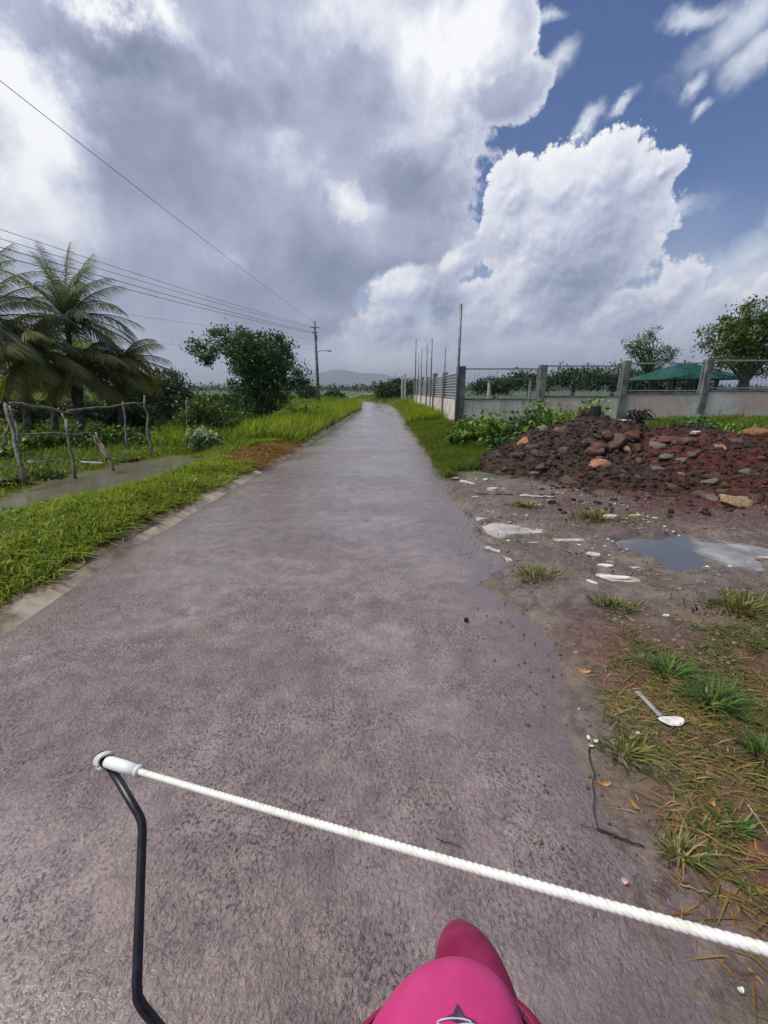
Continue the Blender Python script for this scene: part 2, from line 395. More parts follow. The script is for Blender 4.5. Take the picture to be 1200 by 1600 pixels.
def mound_fn(b, p):
    v = pos(b)
    n2 = b.noise(v, 9, 8, .72); n1 = b.noise(v, 1.3, 5, .6); n3 = b.noise(v, 45, 5, .65)
    dk = b.mix(b.mr(n2, .38, .62), (.028, .016, .012), (.095, .055, .038))
    rd = b.mix(b.mr(n2, .38, .62), (.055, .014, .010), (.17, .045, .028))
    f = b.mr(b.m('ADD', attr(b, 'red'), b.m('MULTIPLY', b.m('SUBTRACT', n1, .5), 1.4)), .25, .7)
    c = b.mix(f, dk, rd)
    c = b.mix(b.mr(b.voro(v, 17, 'F1'), .17, .08, 0, .6), c, (.21, .16, .12))
    h = b.m('ADD', n2, b.m('MULTIPLY', n3, .5)); h = b.m('SUBTRACT', h, b.m('MULTIPLY', b.voro(v, 17, 'F1'), .4))
    P(b, p, c, .68, .35, normal=bump(b, h, 1.0, .08))
M['mound'] = mat('red_soil', mound_fn)
def water_fn(b, p):
    v = pos(b); n = b.noise(v, 2.5, 4, .6)
    n = b.mr(b.noise(v, .9, 5, .6), .40, .60)
    P(b, p, b.mix(n, (.10, .10, .095), (.50, .44, .36)), .03, .5, normal=bump(b, b.noise(v, 22, 3, .5), .10, .004))  # muddy water; the cream patches paint in the reflection of bright cloud
    p.inputs['IOR'].default_value = 1.6
M['water'] = mat('muddy_water_painted_sheen', water_fn)
def water2_fn(b, p):
    v = pos(b); n = b.noise(v, .8, 4, .6)
    P(b, p, b.mix(n, (.10, .09, .065), (.22, .195, .15)), .04, .5, normal=bump(b, b.noise(b.v('MULTIPLY', v, (4, 14, 1)), 1, 4, .6), .25, .02)); p.inputs['IOR'].default_value = 1.45
M['ditch'] = mat('ditch_water', water2_fn)
def concrete_fn(b, p):
    v = pos(b); n = b.noise(v, 1.5, 8, .65); n2 = b.noise(v, 22, 6, .65)
    st = b.noise(b.v('MULTIPLY', v, (9, 9, .7)), 1.0, 6, .7)
    c = b.mix(b.mr(n, .35, .65), (.52, .48, .43), (.74, .70, .64))
    c = b.mix(b.mr(n2, .4, .75, 0, .35), c, (.22, .20, .19))
    c = b.mix(b.mr(st, .54, .70, 0, .7), c, (.10, .10, .085))
    c = b.mix(b.m('MULTIPLY', b.mr(b.noise(v, .5, 5, .6), .48, .60), .6), c, (.60, .40, .35))
    P(b, p, c, .85, .3, normal=bump(b, n2, .5, .01))
M['kerb'] = plain('muddy_kerb', (.13, .085, .055), (.44, .37, .28), 2.2, .5, .5, 0, .6, .01, 8)
M['concrete'] = mat('stained_cement', concrete_fn)
M['post'] = plain('dark_weathered_cement', (.10, .105, .10), (.24, .24, .225), 3.5, .88, .3)
M['steel'] = plain('galvanised_steel', (.30, .32, .33), (.45, .47, .48), 5, .42, .5, .6, .1)
M['pipe'] = plain('dull_steel_pipe', (.10, .11, .13), (.22, .235, .25), 4, .5, .5, .5, .1)
M['sheet'] = plain('corrugated_sheet', (.36, .39, .43), (.52, .55, .58), 3, .42, .5, .55, .1)
M['bark'] = plain('bark', (.055, .042, .032), (.16, .13, .10), 9, .92, .2, 0, .8, .02)
M['palmbark'] = plain('palm_bark', (.10, .085, .07), (.24, .21, .18), 8, .92, .2, 0, .8, .02)
M['stick'] = plain('grey_stick', (.13, .105, .085), (.32, .27, .225), 14, .9, .2, 0, .6, .01)
M['darkwood'] = plain('dark_wet_wood', (.010, .008, .008), (.035, .026, .024), 14, .6, .4, 0, .6, .01)
M['rock'] = plain('brown_grey_rock', (.050, .028, .020), (.20, .13, .095), 7, .75, .35, 0, .8, .02)
M['rock_orange'] = plain('orange_clay_rock', (.26, .105, .05), (.50, .25, .15), 7, .75, .35, 0, .7, .02)
M['rock_red'] = plain('reddish_rock', (.09, .03, .022), (.24, .10, .07), 7, .75, .35, 0, .8, .02)
M['rock_tan'] = plain('tan_rock', (.22, .14, .075), (.46, .34, .21), 7, .78, .35, 0, .8, .02)
M['rock_grey'] = plain('pale_grey_rock', (.12, .095, .08), (.27, .225, .19), 9, .78, .35, 0, .8, .02)
M['rust'] = plain('rusty_metal', (.14, .06, .035), (.28, .14, .08), 9, .7, .3)
M['white'] = plain('white_plastic', (.62, .60, .54), (.82, .80, .74), 20, .45, .5, 0, .3, .004)
M['pale'] = plain('pale_wood_chip', (.42, .36, .28), (.74, .69, .60), 18, .65, .4, 0, .5, .006)
M['pinkish'] = plain('pink_scrap', (.55, .25, .26), (.75, .45, .44), 25, .5, .4)
M['deadleaf'] = plain('dead_leaf', (.28, .12, .035), (.60, .36, .12), 25, .65, .35, 0, .4, .004)
M['wire'] = plain('black_cable', (.07, .07, .08), (.11, .11, .12), 5, .6, .3)
M['black'] = plain('black_painted_steel', (.010, .009, .011), (.022, .018, .022), 30, .32, .5, 0, .12, .002)
M['rubber'] = plain('black_rubber', (.015, .015, .015), (.03, .03, .03), 30, .8, .3)
M['chrome'] = plain('scuffed_chrome', (.4, .4, .42), (.55, .55, .57), 12, .3, .5, .9, .1)
M['sleeve'] = plain('white_taped_tube', (.66, .69, .67), (.82, .84, .82), 24, .42, .5, 0, .2, .002)
M['roof'] = plain('green_sheet_roof', (.006, .052, .036), (.014, .095, .066), 3, .5, .4)
M['shelter_dark'] = plain('dark_timber_wall', (.04, .045, .06), (.09, .09, .11), 3, .8, .3)  # mottled dark bluish colour of the shelter posts and walls
M['cream'] = plain('cream_panel', (.45, .38, .16), (.55, .48, .25), 3, .8, .3)
M['lamp'] = plain('grey_lamp_housing', (.3, .31, .32), (.45, .46, .47), 6, .5, .4)
M['hill'] = plain('wooded_hill', (.022, .045, .022), (.05, .085, .035), .004, .95, .1, 0, .0)
def rope_fn(b, p):
    v = objc(b); n = b.noise(v, 60, 5, .7)
    P(b, p, b.mix(b.mr(n, .4, .7), (.84, .83, .78), (.70, .68, .58)), .6, .4, normal=bump(b, b.noise(v, 900, 3, .6), .4, .001))
M['rope'] = mat('white_nylon_rope', rope_fn)
def pink_fn(b, p):
    v = objc(b); n = b.noise(v, 9, 6, .7); sc = b.noise(b.v('MULTIPLY', v, (400, 12, 12)), 1, 4, .6)
    c = b.mix(b.mr(n, .4, .7), (.52, .035, .165), (.60, .06, .22))
    c = b.mix(b.mr(sc, .66, .74, 0, .35), c, (.72, .24, .38))
    P(b, p, c, b.mr(n, .3, .7, .33, .5), .4, normal=bump(b, n, .05, .004)); p.inputs['Coat Weight'].default_value = .25; p.inputs['Coat Roughness'].default_value = .25
M['pink'] = mat('pink_plastic', pink_fn)
def pinkd_fn(b, p):
    v = objc(b); n = b.noise(v, 12, 6, .7)
    P(b, p, b.mix(b.mr(n, .4, .7), (.24, .008, .06), (.34, .02, .10)), .42, .4)
M['pinkd'] = mat('deep_pink_plastic', pinkd_fn)
M['decal'] = plain('dark_sticker', (.05, .02, .05), (.09, .04, .08), 30, .4, .4)
M['decal2'] = plain('pale_sticker_line', (.50, .42, .48), (.65, .58, .63), 30, .4, .4)

M['grass_bright'] = leafmat('bright_grass', [(0, (.075, .11, .014)), (.35, (.18, .24, .026)), (.7, (.36, .41, .06)), (1, (.56, .56, .20))], .5, .38)
M['grass_mid'] = leafmat('field_grass', [(0, (.065, .095, .015)), (.5, (.15, .20, .03)), (1, (.32, .36, .09))], .55, .35)
M['grass_dry'] = leafmat('dry_green_grass', [(0, (.05, .065, .014)), (.35, (.10, .13, .026)), (.7, (.20, .20, .05)), (1, (.40, .31, .12))], .5, .25)
M['straw'] = leafmat('straw', [(0, (.15, .065, .02)), (.5, (.33, .18, .055)), (1, (.58, .40, .18))], .55, .2)
M['tuft'] = leafmat('green_tuft', [(0, (.03, .085, .02)), (.5, (.08, .17, .035)), (1, (.19, .28, .07))], .5, .3)
M['leaf_dark'] = leafmat('dark_leaf', [(0, (.014, .028, .010)), (.55, (.036, .072, .024)), (1, (.10, .16, .05))], .45, .22)
M['leaf_mid'] = leafmat('mid_leaf', [(0, (.020, .055, .016)), (.5, (.055, .13, .035)), (1, (.15, .27, .07))], .45, .25)
M['leaf_light'] = leafmat('light_leaf', [(0, (.05, .10, .015)), (.5, (.13, .23, .03)), (1, (.30, .42, .08))], .45, .3)
M['leaf_shrub'] = leafmat('shrub_leaf', [(0, (.035, .06, .014)), (.5, (.09, .14, .03)), (1, (.22, .28, .07))], .5, .25)
M['palm'] = leafmat('palm_leaflet', [(0, (.06, .085, .055)), (.5, (.15, .185, .105)), (1, (.34, .38, .20))], .42, .45, .5)
M['palm_low'] = leafmat('olive_palm_leaflet', [(0, (.10, .10, .028)), (.5, (.27, .25, .065)), (1, (.52, .47, .18))], .45, .45, .4)
M['palm_dead'] = leafmat('dead_palm_leaflet', [(0, (.16, .06, .015)), (.5, (.30, .13, .035)), (1, (.42, .22, .07))], .6, .2)
M['blossom'] = leafmat('white_blossom', [(0, (.45, .47, .40)), (1, (.80, .80, .72))], .6, .3)
M['far_leaf'] = leafmat('far_leaf', [(0, (.015, .032, .015)), (1, (.05, .085, .03))], .6, .1)

# ------------------------------------------------------------------ the road and the ground
LY = [-8, 0, 2.43, 4.03, 8.9, 14.3, 26.4, 36, 44, 54, 70]
LX = [-2.6, -2.55, -2.5, -2.56, -2.36, -2.2, -2.0, -1.9, -2.3, -4.2, -9]
RY = [-8, 0, 1.24, 2.92, 4.44, 7.5, 13.9, 23.4, 32, 38, 44, 54, 70]
RX = [.9, .93, .93, 1.0, 1.04, 1.05, 1.05, 1.05, 1.05, 1.0, .75, -.9, -5.5]
def xl(y): return np.interp(y, LY, LX)
def xr(y): return np.interp(y, RY, RX)
PUD = [  # puddles on the right: centre px, py, radius x, y (metres), depth
    (785, 826, .42, .34, .05), (745, 812, .16, .12, .04), (830, 848, .18, .10, .04), (1140, 868, .95, .42, .06), (1020, 850, .35, .2, .05), (890, 845, .25, .10, .035), (945, 900, .07, .07, .03), (760, 765, .22, .3, .03), (720, 752, .16, .35, .03), (975, 905, .12, .07, .03), (780, 872, .20, .12, .03), (900, 872, .12, .05, .03), (830, 775, .5, .14, .03), (1000, 1010, .05, .12, .02), (1120, 800, .3, .14, .03), (930, 790, .3, .1, .03), (880, 805, .3, .08, .03)]
PUDW = [(G(a, b_), rx, ry, dp) for a, b_, rx, ry, dp in PUD]
def hterr(x, y):
    L, Rr = xl(y), xr(y)
    n = fbm(x * .9, y * .9, 3, 5, .55); nf = fbm(x * 5, y * 5, 9, 4, .55)
    z = n * .05 + nf * .02
    # left
    dl = L - x; dr = x - Rr
    z = z + np.where(dl > 0, .035 + .09 * sstep(0, .7, dl) - .14 * sstep(1.2, 2.2, dl) * sstep(2, 4, y), 0)
    z = z - np.where(dl > 1.6, .10 * sstep(1.6, 3.0, dl), 0)
    e = ((x + 5.0) / 1.35) ** 2 + ((y - 8.0) / 2.9) ** 2
    z = z - .16 * sstep(1.5, .6, e + n * .6)
    # right
    z = z + np.where(dr > -.4, .012, 0) + np.where(dr > 0, .016 + .022 * sstep(0, .5, dr) + .05 * sstep(.8, 3, dr) - .012, 0)
    for c, rx, ry, dp in PUDW:
        e = ((x - c.x) / rx) ** 2 + ((y - c.y) / ry) ** 2
        z = z - (dp * 1.35) * sstep(1.9, .4, e + nf * 2.2 + n * 2.5)
    z = z + .22 * sstep(10, 15, y) * sstep(1.2, 4, x) + .25 * sstep(4, 13, x) * sstep(8, 14, y)
    # far field swells
    far = np.maximum(np.abs(x), np.abs(y))
    z = z + sstep(40, 300, far) * fbm(x * .01, y * .01, 5, 3) * 1.2
    # under the road
    inr = np.minimum(-dl, -dr + (fbm(x * 1.3, y * 1.3, 77, 5, .6) * .75 - .06) * sstep(10, 6, y))
    wob = nf * .05 + n * .05
    k = sstep(-.02, .07, inr + wob)
    return z * (1 - k) + (-.06) * k
def axis(lo, hi, step, far, grow=1.11):
    a = list(np.arange(lo, hi, step)); s = step
    up = [hi]; 
    while up[-1] < far: s *= grow; up.append(up[-1] + s)
    s = step; dn = [lo]
    while dn[-1] > -far: s *= grow; dn.append(dn[-1] - s)
    return np.array(dn[::-1][:-1] + a + up)
gx = axis(-7, 6, .045, 12000); gy = axis(.3, 12, .05, 12000)
X, Y = np.meshgrid(gx, gy)
Z_ = hterr(X, Y)
def grid_mesh(X, Y, Z):
    ny, nx = X.shape; idx = np.arange(nx * ny).reshape(ny, nx)
    Q = np.stack([idx[:-1, :-1], idx[:-1, 1:], idx[1:, 1:], idx[1:, :-1]], -1).reshape(-1, 4)
    return quad_mesh(np.stack([X, Y, Z], -1).reshape(-1, 3), Q)
me = grid_mesh(X, Y, Z_)
nz = fbm(X * 1.3, Y * 1.3, 21, 5, .6)
dl = xl(Y) - X; dr = X - xr(Y)
green = np.maximum(sstep(.03, .3, dl + nz * .3) * (1 - .8 * sstep(1.4, .9, ((X + 5.0) / 1.35) ** 2 + ((Y - 8.0) / 2.9) ** 2)),
                   sstep(.0, .6, dr + nz) * sstep(7.0, 8.3, Y + nz * 2) * sstep(4.0, 2.4, X + nz))
green = np.maximum(green, sstep(9.5, 12, Y) * sstep(1.2, 2, dr))
green = np.maximum(green, sstep(14, 20, np.maximum(np.abs(X), np.abs(Y))) * ((dr > .2) | (dl > .2)))
soil = sstep(.0, .35, dr + nz * .7) * sstep(2.75, 2.1, Y + nz * .8 - .35 * sstep(1.6, 3.5, X))
red = sstep(2.0, 3.4, X + nz * 2) * sstep(4.0, 5.4, Y + nz)
straw = np.clip(sstep(1.2, .6, ((X + 2.75) / .75) ** 2 + ((Y - 9.9) / 1.9) ** 2 + nz * 1.2), 0, 1) * (dl > 0)
for nm, a in (('green', green * (1 - straw)), ('soil', soil), ('red', red), ('straw', straw)): add_attr(me, nm, np.clip(a, 0, 1).ravel())
tag(link('ground', me, M['ground'], smooth=True), kind='structure')

ry = np.concatenate([np.arange(-6, 12, .06), np.arange(12, 70, .4)]); rs = np.linspace(0, 1, 61)
YY = np.repeat(ry[:, None], 61, 1); XX = xl(YY) - .12 + (xr(YY) - xl(YY) + .24) * rs[None, :]
ZZ = .012 * (1 - (2 * rs[None, :] - 1) ** 2) - .004 + fbm(XX * .8, YY * .8, 31, 3) * .008
me = grid_mesh(XX, YY, ZZ)
nn = fbm(XX * 2, YY * 2, 11, 5, .6)
mud = sstep(.75, .10, (xr(YY) - XX) + nn * 1.0) * sstep(9, 5, YY) + sstep(.22, .02, (XX - xl(YY)) + nn * .4) * .9
add_attr(me, 'mud', np.clip(mud, 0, 1).ravel())
tag(link('road', me, M['road'], smooth=True), kind='structure')
# low concrete kerb showing along the left edge
kb = MB(); ys = np.concatenate([np.arange(-5, 12, .12), np.arange(12, 30, .6)])
V = []; 
for y in ys:
    x = float(xl(y)); j = float(fbm(np.array([y * 1.7]), np.array([3.3]), 2)[0]) * .05
    for dx, z in ((.12 + j, -.01), (.06 + j, .014 + j * .2), (.0 + j, .038), (-.17 + j, .058), (-.24, -.03)): V.append((x + dx - .02, y, z))
V = np.array(V); n = len(ys); Q = [(i * 5 + k, i * 5 + k + 1, i * 5 + k + 6, i * 5 + k + 5) for i in range(n - 1) for k in range(4)]
tag(link('kerb', quad_mesh(V, Q), M['kerb'], smooth=True), kind='structure')

def sheet(name, x0, x1, y0, y1, z, m, n=2):
    xs, ys = np.meshgrid(np.linspace(x0, x1, n), np.linspace(y0, y1, n))
    return link(name, grid_mesh(xs, ys, np.full_like(xs, z)), m)
tag(sheet('roadside_puddle_water', 1.12, 4.9, 1.9, 6.2, -.001, M['water']), kind='structure')
tag(sheet('ditch_water', -7.0, -3.4, 4.8, 11.5, -.115, M['ditch']), kind='structure')

# hills
def ridge(name, Yd, a0, a1, prof, seed):
    n = 160; az = np.linspace(a0, a1, n); rows = 10; V = []
    for j in range(rows):
        t = j / (rows - 1)
        for a in az:
            h = prof(a) * (1 + .35 * float(fbm(np.array([a * .35]), np.array([t * 2.]), seed, 5)[0]))
            h *= math.sin(t * math.pi / 2) if t < 1 else 1
            d = Yd + t * 900 
            V.append((d * math.tan(R(a)), d, h * (d / Yd) * math.sin(min(1, t * 1.0) * math.pi / 2) - 2))
    Q = [(j * n + i, j * n + i + 1, (j + 1) * n + i + 1, (j + 1) * n + i) for j in range(rows - 1) for i in range(n - 1)]
    return tag(link(name, quad_mesh(V, Q), M['hill'], smooth=True), kind='structure')
def hp(a): return 150 * math.exp(-((a + 6) / 9) ** 2) + 40 + 12 * math.sin(a * .31) + 45 * math.exp(-((a + 30) / 9) ** 2)
ridge('hills', 4200, -46, 46, hp, 5)

# ------------------------------------------------------------------ grass
def blades(px, py, pz, h, wd, bend, azim=None, lean=0.3, seed=1):
    r = np.random.default_rng(seed); n = len(px)
    az = r.uniform(0, 2 * np.pi, n) if azim is None else azim
    dx, dy = np.cos(az), np.sin(az); sx, sy = -dy, dx
    ln = r.uniform(0, lean, n); V = np.zeros((n, 6, 3)); 
    for k, (t, ws) in enumerate(((0, .8), (.55, 1.0), (1, .12))):
        off = h * (ln * t + bend * t * t); zz = h * (t - .45 * bend * t * t)
        for s, q in ((-1, 0), (1, 1)):
            V[:, 2 * k + q, 0] = px + dx * off + sx * s * wd * ws / 2
            V[:, 2 * k + q, 1] = py + dy * off + sy * s * wd * ws / 2
            V[:, 2 * k + q, 2] = pz + zz
    b = (np.arange(n) * 6)[:, None]
    Q = np.concatenate([b + np.array([[0, 1, 3, 2]]), b + np.array([[2, 3, 5, 4]])])
    return V.reshape(-1, 3), Q
def clump_noise(x, y, s=1.6, seed=40): return fbm(x * s, y * s, seed, 4, .6)
def grass(name, label, x, y, hmin, hmax, w0, mt, bend=.5, lean=.4, seed=1, zoff=0, kind='stuff', hs=1.4, cat='grass'):
    n = len(x); r = np.random.default_rng(seed)
    cn = clump_noise(x, y, hs, seed + 40)
    h = (hmin + (hmax - hmin) * np.clip(r.random(n) * .6 + (cn + .5) * .8 - .2, 0, 1))
    z = hterr(x, y) - .01 + zoff
    V, Q = blades(x, y, z, h, w0 * r.uniform(.6, 1.4, n), bend * r.uniform(.2, 1.6, n), None, lean, seed)
    rn = np.clip(r.random(n) * .65 + (clump_noise(x, y, 2.6, seed + 3) + .5) * .6 - .12, 0, 1)
    o = link(name, quad_mesh(V, Q, np.repeat(rn, 6)), mt)
    return tag(o, label, cat, None, kind)
def scatter(n, x0, x1, y0, y1, cond, seed, power=1.0):
    r = np.random.default_rng(seed)
    x = r.uniform(x0, x1, n); t = r.random(n) ** power; y = y0 + (y1 - y0) * t
    k = cond(x, y); return x[k], y[k]
inp = lambda x, y: ((x + 5.0) / 1.25) ** 2 + ((y - 8.0) / 2.8) ** 2
# bright verge on the left
def c1(x, y):
    d = xl(y) - x; nn = clump_noise(x, y, 3, 5)
    st = ((x + 2.75) / .75) ** 2 + ((y - 9.9) / 1.9) ** 2
    return (d > .16 + nn * .30) & (inp(x, y) > .95 + nn * .5) & (st > .9 + nn) & (x > -1.15 * y - 1.6)
x, y = scatter(150000, -6.4, -2.2, 1.2, 13, c1, 11)
grass('verge_grass', 'bright green grass strip along the left edge of the wet road', x, y, .05, .24, .011, M['grass_bright'], .9, .6, 12)
x, y = scatter(9000, -6.4, -2.2, 1.2, 13, lambda x, y: c1(x, y) & (clump_noise(x, y, 1.2, 90) > .02), 91)
q_ = np.random.default_rng(92); V, Q = leaves(np.stack([x, y, hterr(x, y) + q_.uniform(.04, .22, len(x))], 1), .055, 93, up=1.5, asp=.5)
tag(link('verge_weeds', quad_mesh(V, Q, np.repeat(q_.random(len(x)), 4)), M['leaf_light']), 'small broad leaved weeds growing through the verge grass on the left', 'weeds', None, 'stuff')
x, y = scatter(9000, -6.4, -2.2, 1.2, 13, lambda x, y: (xl(y) - x > .06) & (inp(x, y) > 1.1), 94)
grass('verge_straw', 'dead pale stems lying in the verge grass on the left', x, y, .06, .22, .006, M['straw'], 1.2, 1.0, 95)
x, y = scatter(30000, -3.6, -2.1, 8, 13, lambda x, y: (xl(y) - x > .05) & (((x + 2.75) / .8) ** 2 + ((y - 9.9) / 2.0) ** 2 < 1.1 + clump_noise(x, y, 3, 5)), 13)
grass('cut_grass', 'orange brown heap of cut dry grass beside the left road edge', x, y, .04, .15, .014, M['straw'], 1.3, .9, 14)
# left field
x, y = scatter(110000, -32, -2.0, 7, 34, lambda x, y: (xl(y) - x > .15 + clump_noise(x, y) * .3) & (inp(x, y) > 1.2) & ((x < -3.4) | (y > 12)) & (x > -1.05 * y - 1), 15, 1.3)
grass('field_grass', 'green weedy field beyond the ditch on the left', x, y, .10, .42, .022, M['grass_mid'], .8, .5, 16)
x, y = scatter(70000, -9, -1.6, 12, 46, lambda x, y: (xl(y) - x > .1 + clump_noise(x, y) * .4) & (xl(y) - x < 4.5), 17)
grass('tall_grass', 'tall bright grass lining the left road edge towards the bend', x, y, .25, .95, .022, M['grass_bright'], .55, .3, 18)
# right
x, y = scatter(60000, .9, 4.2, 7.0, 20, lambda x, y: (x - xr(y) > .02 + (clump_noise(x, y, 2) * .35)) & (x < 2.95 + 1.6 * (y < 15.5)) & (y > 7.4 + clump_noise(x, y, 2, 3) * 1.6 + .35 * (x - 1)), 19)
grass('wall_grass', 'green and yellow grass between the road and the wall on the right', x, y, .06, .34, .014, M['grass_mid'], .7, .5, 20)
x, y = scatter(26000, .7, 3.2, 19, 46, lambda x, y: (x - xr(y) > .05) & (x < 2.75), 21)
grass('wall_grass_far', 'tall green grass at the foot of the corrugated wall far down the road', x, y, .2, .8, .025, M['grass_bright'], .5, .3, 22)
x, y = scatter(60000, -60, 60, 34, 110, lambda x, y: ((xl(y) - x > .3) | (x - xr(y) > .3)) & (np.abs(x) < y * .9) & ((x < 2.2) | (y < 0)), 23, 1.5)
grass('far_grass', 'far grass fields around the bend of the road', x, y, .3, 1.1, .07, M['grass_mid'], .5, .3, 24)
x, y = scatter(30000, 4, 16, 9.5, 15.4, lambda x, y: (x < y * 1.05) & (clump_noise(x, y, 1, 8) > -.12), 25)
grass('weeds_by_wall', 'low green weeds on the bank under the frontal wall', x, y, .06, .32, .018, M['grass_mid'], .8, .6, 26, zoff=.0)
# near right, half dried
def c2(x, y):
    nn = clump_noise(x, y, 4, 6)
    return (x - xr(y) > .08 + nn * .5 + .32 * sstep(1.5, 2.4, y)) & (y < 2.22 + nn * .8 + .5 * sstep(1.8, 2.6, x)) & (nn > -.10 + .10 * sstep(1.5, .9, y))
x, y = scatter(24000, .8, 3.6, .55, 3.0, c2, 27)
grass('dry_grass', 'half dried trampled green grass at the lower right beside the road', x, y, .02, .095, .0052, M['grass_dry'], 1.3, 1.0, 28, hs=3)
x, y = scatter(6500, .85, 3.0, .5, 2.3, lambda x, y: (x - xr(y) > .05 + clump_noise(x, y, 3, 6) * .5) & (y < 1.9), 29)
grass('dead_straw', 'brown dead straw and stems lying on the soil at the lower right', x, y, .015, .065, .0045, M['straw'], 2.0, 1.8, 30, hs=3)
x, y = scatter(16000, 1.05, 5.2, 2.5, 7.6, lambda x, y: (x - xr(y) > .12) & (clump_noise(x, y, 1.3, 66) > .10) & (hterr(x, y) > .012), 31, 1.2)
grass('mud_grass', 'thin matted olive grass in patches on the wet mud', x, y, .012, .06, .006, M['grass_dry'], 1.4, 1.0, 32, hs=3)
# tufts one can point to
def tuft(px, py, rad, n, h, mt, label, seed, grp='separate tufts of grass on the mud'):
    c = G(px, py); r = np.random.default_rng(seed)
    n = int(n * .8); a = r.uniform(0, 6.283, n); q = rad * 1.25 * r.random(n) ** .8 * (1 + .35 * np.sin(3 * a + seed)); h = h * .82; x = q * np.cos(a); y = q * np.sin(a) * .7
    az = np.arctan2(y, x) + r.normal(0, .6, n)
    V, Q = blades(x, y, hterr(x + c.x, y + c.y) - float(hterr(np.array([c.x]), np.array([c.y]))[0]) - .006, h * r.uniform(.4, 1.1, n), .0055 * r.uniform(.6, 1.5, n) * (1 + c.y / 6), r.uniform(.1, 1.1, n), az, .7, seed)
    o = link('grass_tuft', quad_mesh(V, Q, np.repeat(r.random(n), 6)), mt); o.location = (c.x, c.y, float(hterr(np.array([c.x]), np.array([c.y]))[0]))
    tag(o, label, 'grass tuft', grp)
tuft(960, 955, .13, 260, .09, M['grass_dry'], 'olive grass tuft alone on the wet mud below the pale chips', 1)
tuft(835, 905, .15, 240, .10, M['grass_dry'], 'sparse yellow green tuft between the road edge and the pale chips', 2)
tuft(930, 815, .30, 420, .12, M['grass_dry'], 'wide olive tuft just in front of the dirt mound', 3)
tuft(820, 795, .18, 460, .07, M['grass_dry'], 'flat brownish tuft left of the wide olive tuft before the mound', 4)
tuft(1155, 960, .22, 420, .14, M['grass_dry'], 'olive tuft just below the largest roadside puddle', 5)
tuft(1110, 1110, .07, 160, .17, M['tuft'], 'fresh dark green tuft right of the white plastic scrap', 6)
tuft(1040, 1060, .06, 120, .15, M['tuft'], 'fresh green tuft above the white plastic scrap', 7)
tuft(1190, 1190, .05, 110, .13, M['tuft'], 'small fresh green tuft at the right edge of the trampled grass', 8)
tuft(1140, 1300, .035, 70, .07, M['tuft'], 'tiny green tuft on the brown straw at the lower right', 9)
tuft(1060, 1340, .04, 90, .10, M['grass_dry'], 'yellow green tuft on the soil edge above the rope', 10)
tuft(975, 1180, .08, 160, .10, M['grass_dry'], 'olive tuft beside the black wire at the road edge', 12)

# ------------------------------------------------------------------ leaves, trees, palms
def crown_pts(blobs, nclump, nleaf, crad, seed, hollow=.55):
    r = np.random.default_rng(seed); P_ = []; cc = []
    vol = np.array([b[1][0] * b[1][1] * b[1][2] for b in blobs]) ** .7; vol /= vol.sum()
    for (c, rad), v in zip(blobs, vol):
        m = max(2, int(nclump * v))
        d = r.normal(0, 1, (m, 3)); d /= np.linalg.norm(d, axis=1)[:, None]
        q = r.uniform(hollow, 1.0, m)[:, None]
        cen = np.array(c) + d * q * np.array(rad); cc.append(cen)
    cc = np.concatenate(cc)
    k = r.integers(0, len(cc), nleaf)
    off = r.normal(0, 1, (nleaf, 3)) * crad * (r.uniform(.5, 1.3, len(cc))[k])[:, None]; off[:, 2] *= .65
    br = np.clip(r.random(nleaf) * .6 + r.random(len(cc))[k] * .4, 0, 1)
    return cc, cc[k] + off, br
def tree(name, label, cat, base, blobs, nclump, nleaf, crad, lsize, lm, trunk_r, seed, group=None, limbs=9, trunk_top=None, asp=.5, hollow=.5, bark='bark'):
    base = Vector(base); t = thing(name, label, cat, base, group); random.seed(seed)
    bl = [((Vector(c) - base), r_) for c, r_ in blobs]
    cc, L, br = crown_pts([(tuple(c), r_) for c, r_ in bl], nclump, nleaf, crad, seed, hollow)
    V, Q = leaves(L, lsize, seed, asp=asp)
    link('crown', quad_mesh(V, Q, np.repeat(br, 4)), M[lm], t)
    top = Vector(trunk_top) - base if trunk_top else Vector(bl[0][0])
    mb = MB(); pts = []
    for i in range(6):
        q = i / 5; pts.append(top * q + Vector((random.uniform(-1, 1), random.uniform(-1, 1), 0)) * trunk_r * .7 * (i > 0) + Vector((0, 0, -.15 if i == 0 else 0)))
    mb.tube(pts, [trunk_r * (1.25 - .75 * i / 5) for i in range(6)], 9, jit=.1)
    idx = np.random.default_rng(seed).permutation(len(cc))[:limbs]
    for k in idx:
        e = Vector(cc[k]); s = pts[random.choice((2, 3, 4, 5))]; m = (s + e) / 2 + Vector((random.uniform(-1, 1), random.uniform(-1, 1), random.uniform(0, 1))) * (e - s).length * .13
        mb.tube([s, s.lerp(m, .55), m, m.lerp(e, .5), e], [trunk_r * .5, trunk_r * .4, trunk_r * .3, trunk_r * .2, trunk_r * .07], 6)
    mb.build('trunk', M[bark], t, True)
    return t
def pb(px, py, Y, rx, ry, rz=None):       # crown blob from picture measures
    s = math.hypot(Y, 0) / 690.0
    return (at(px, py, Y), (rx * s, (rz or (rx + ry) / 2) * s, ry * s))
def gz(x, y): return float(hterr(np.array([x]), np.array([y]))[0])
def base_at(px, Y, py=640):
    p = at(px, py, Y); return (p.x, Y, gz(p.x, Y))

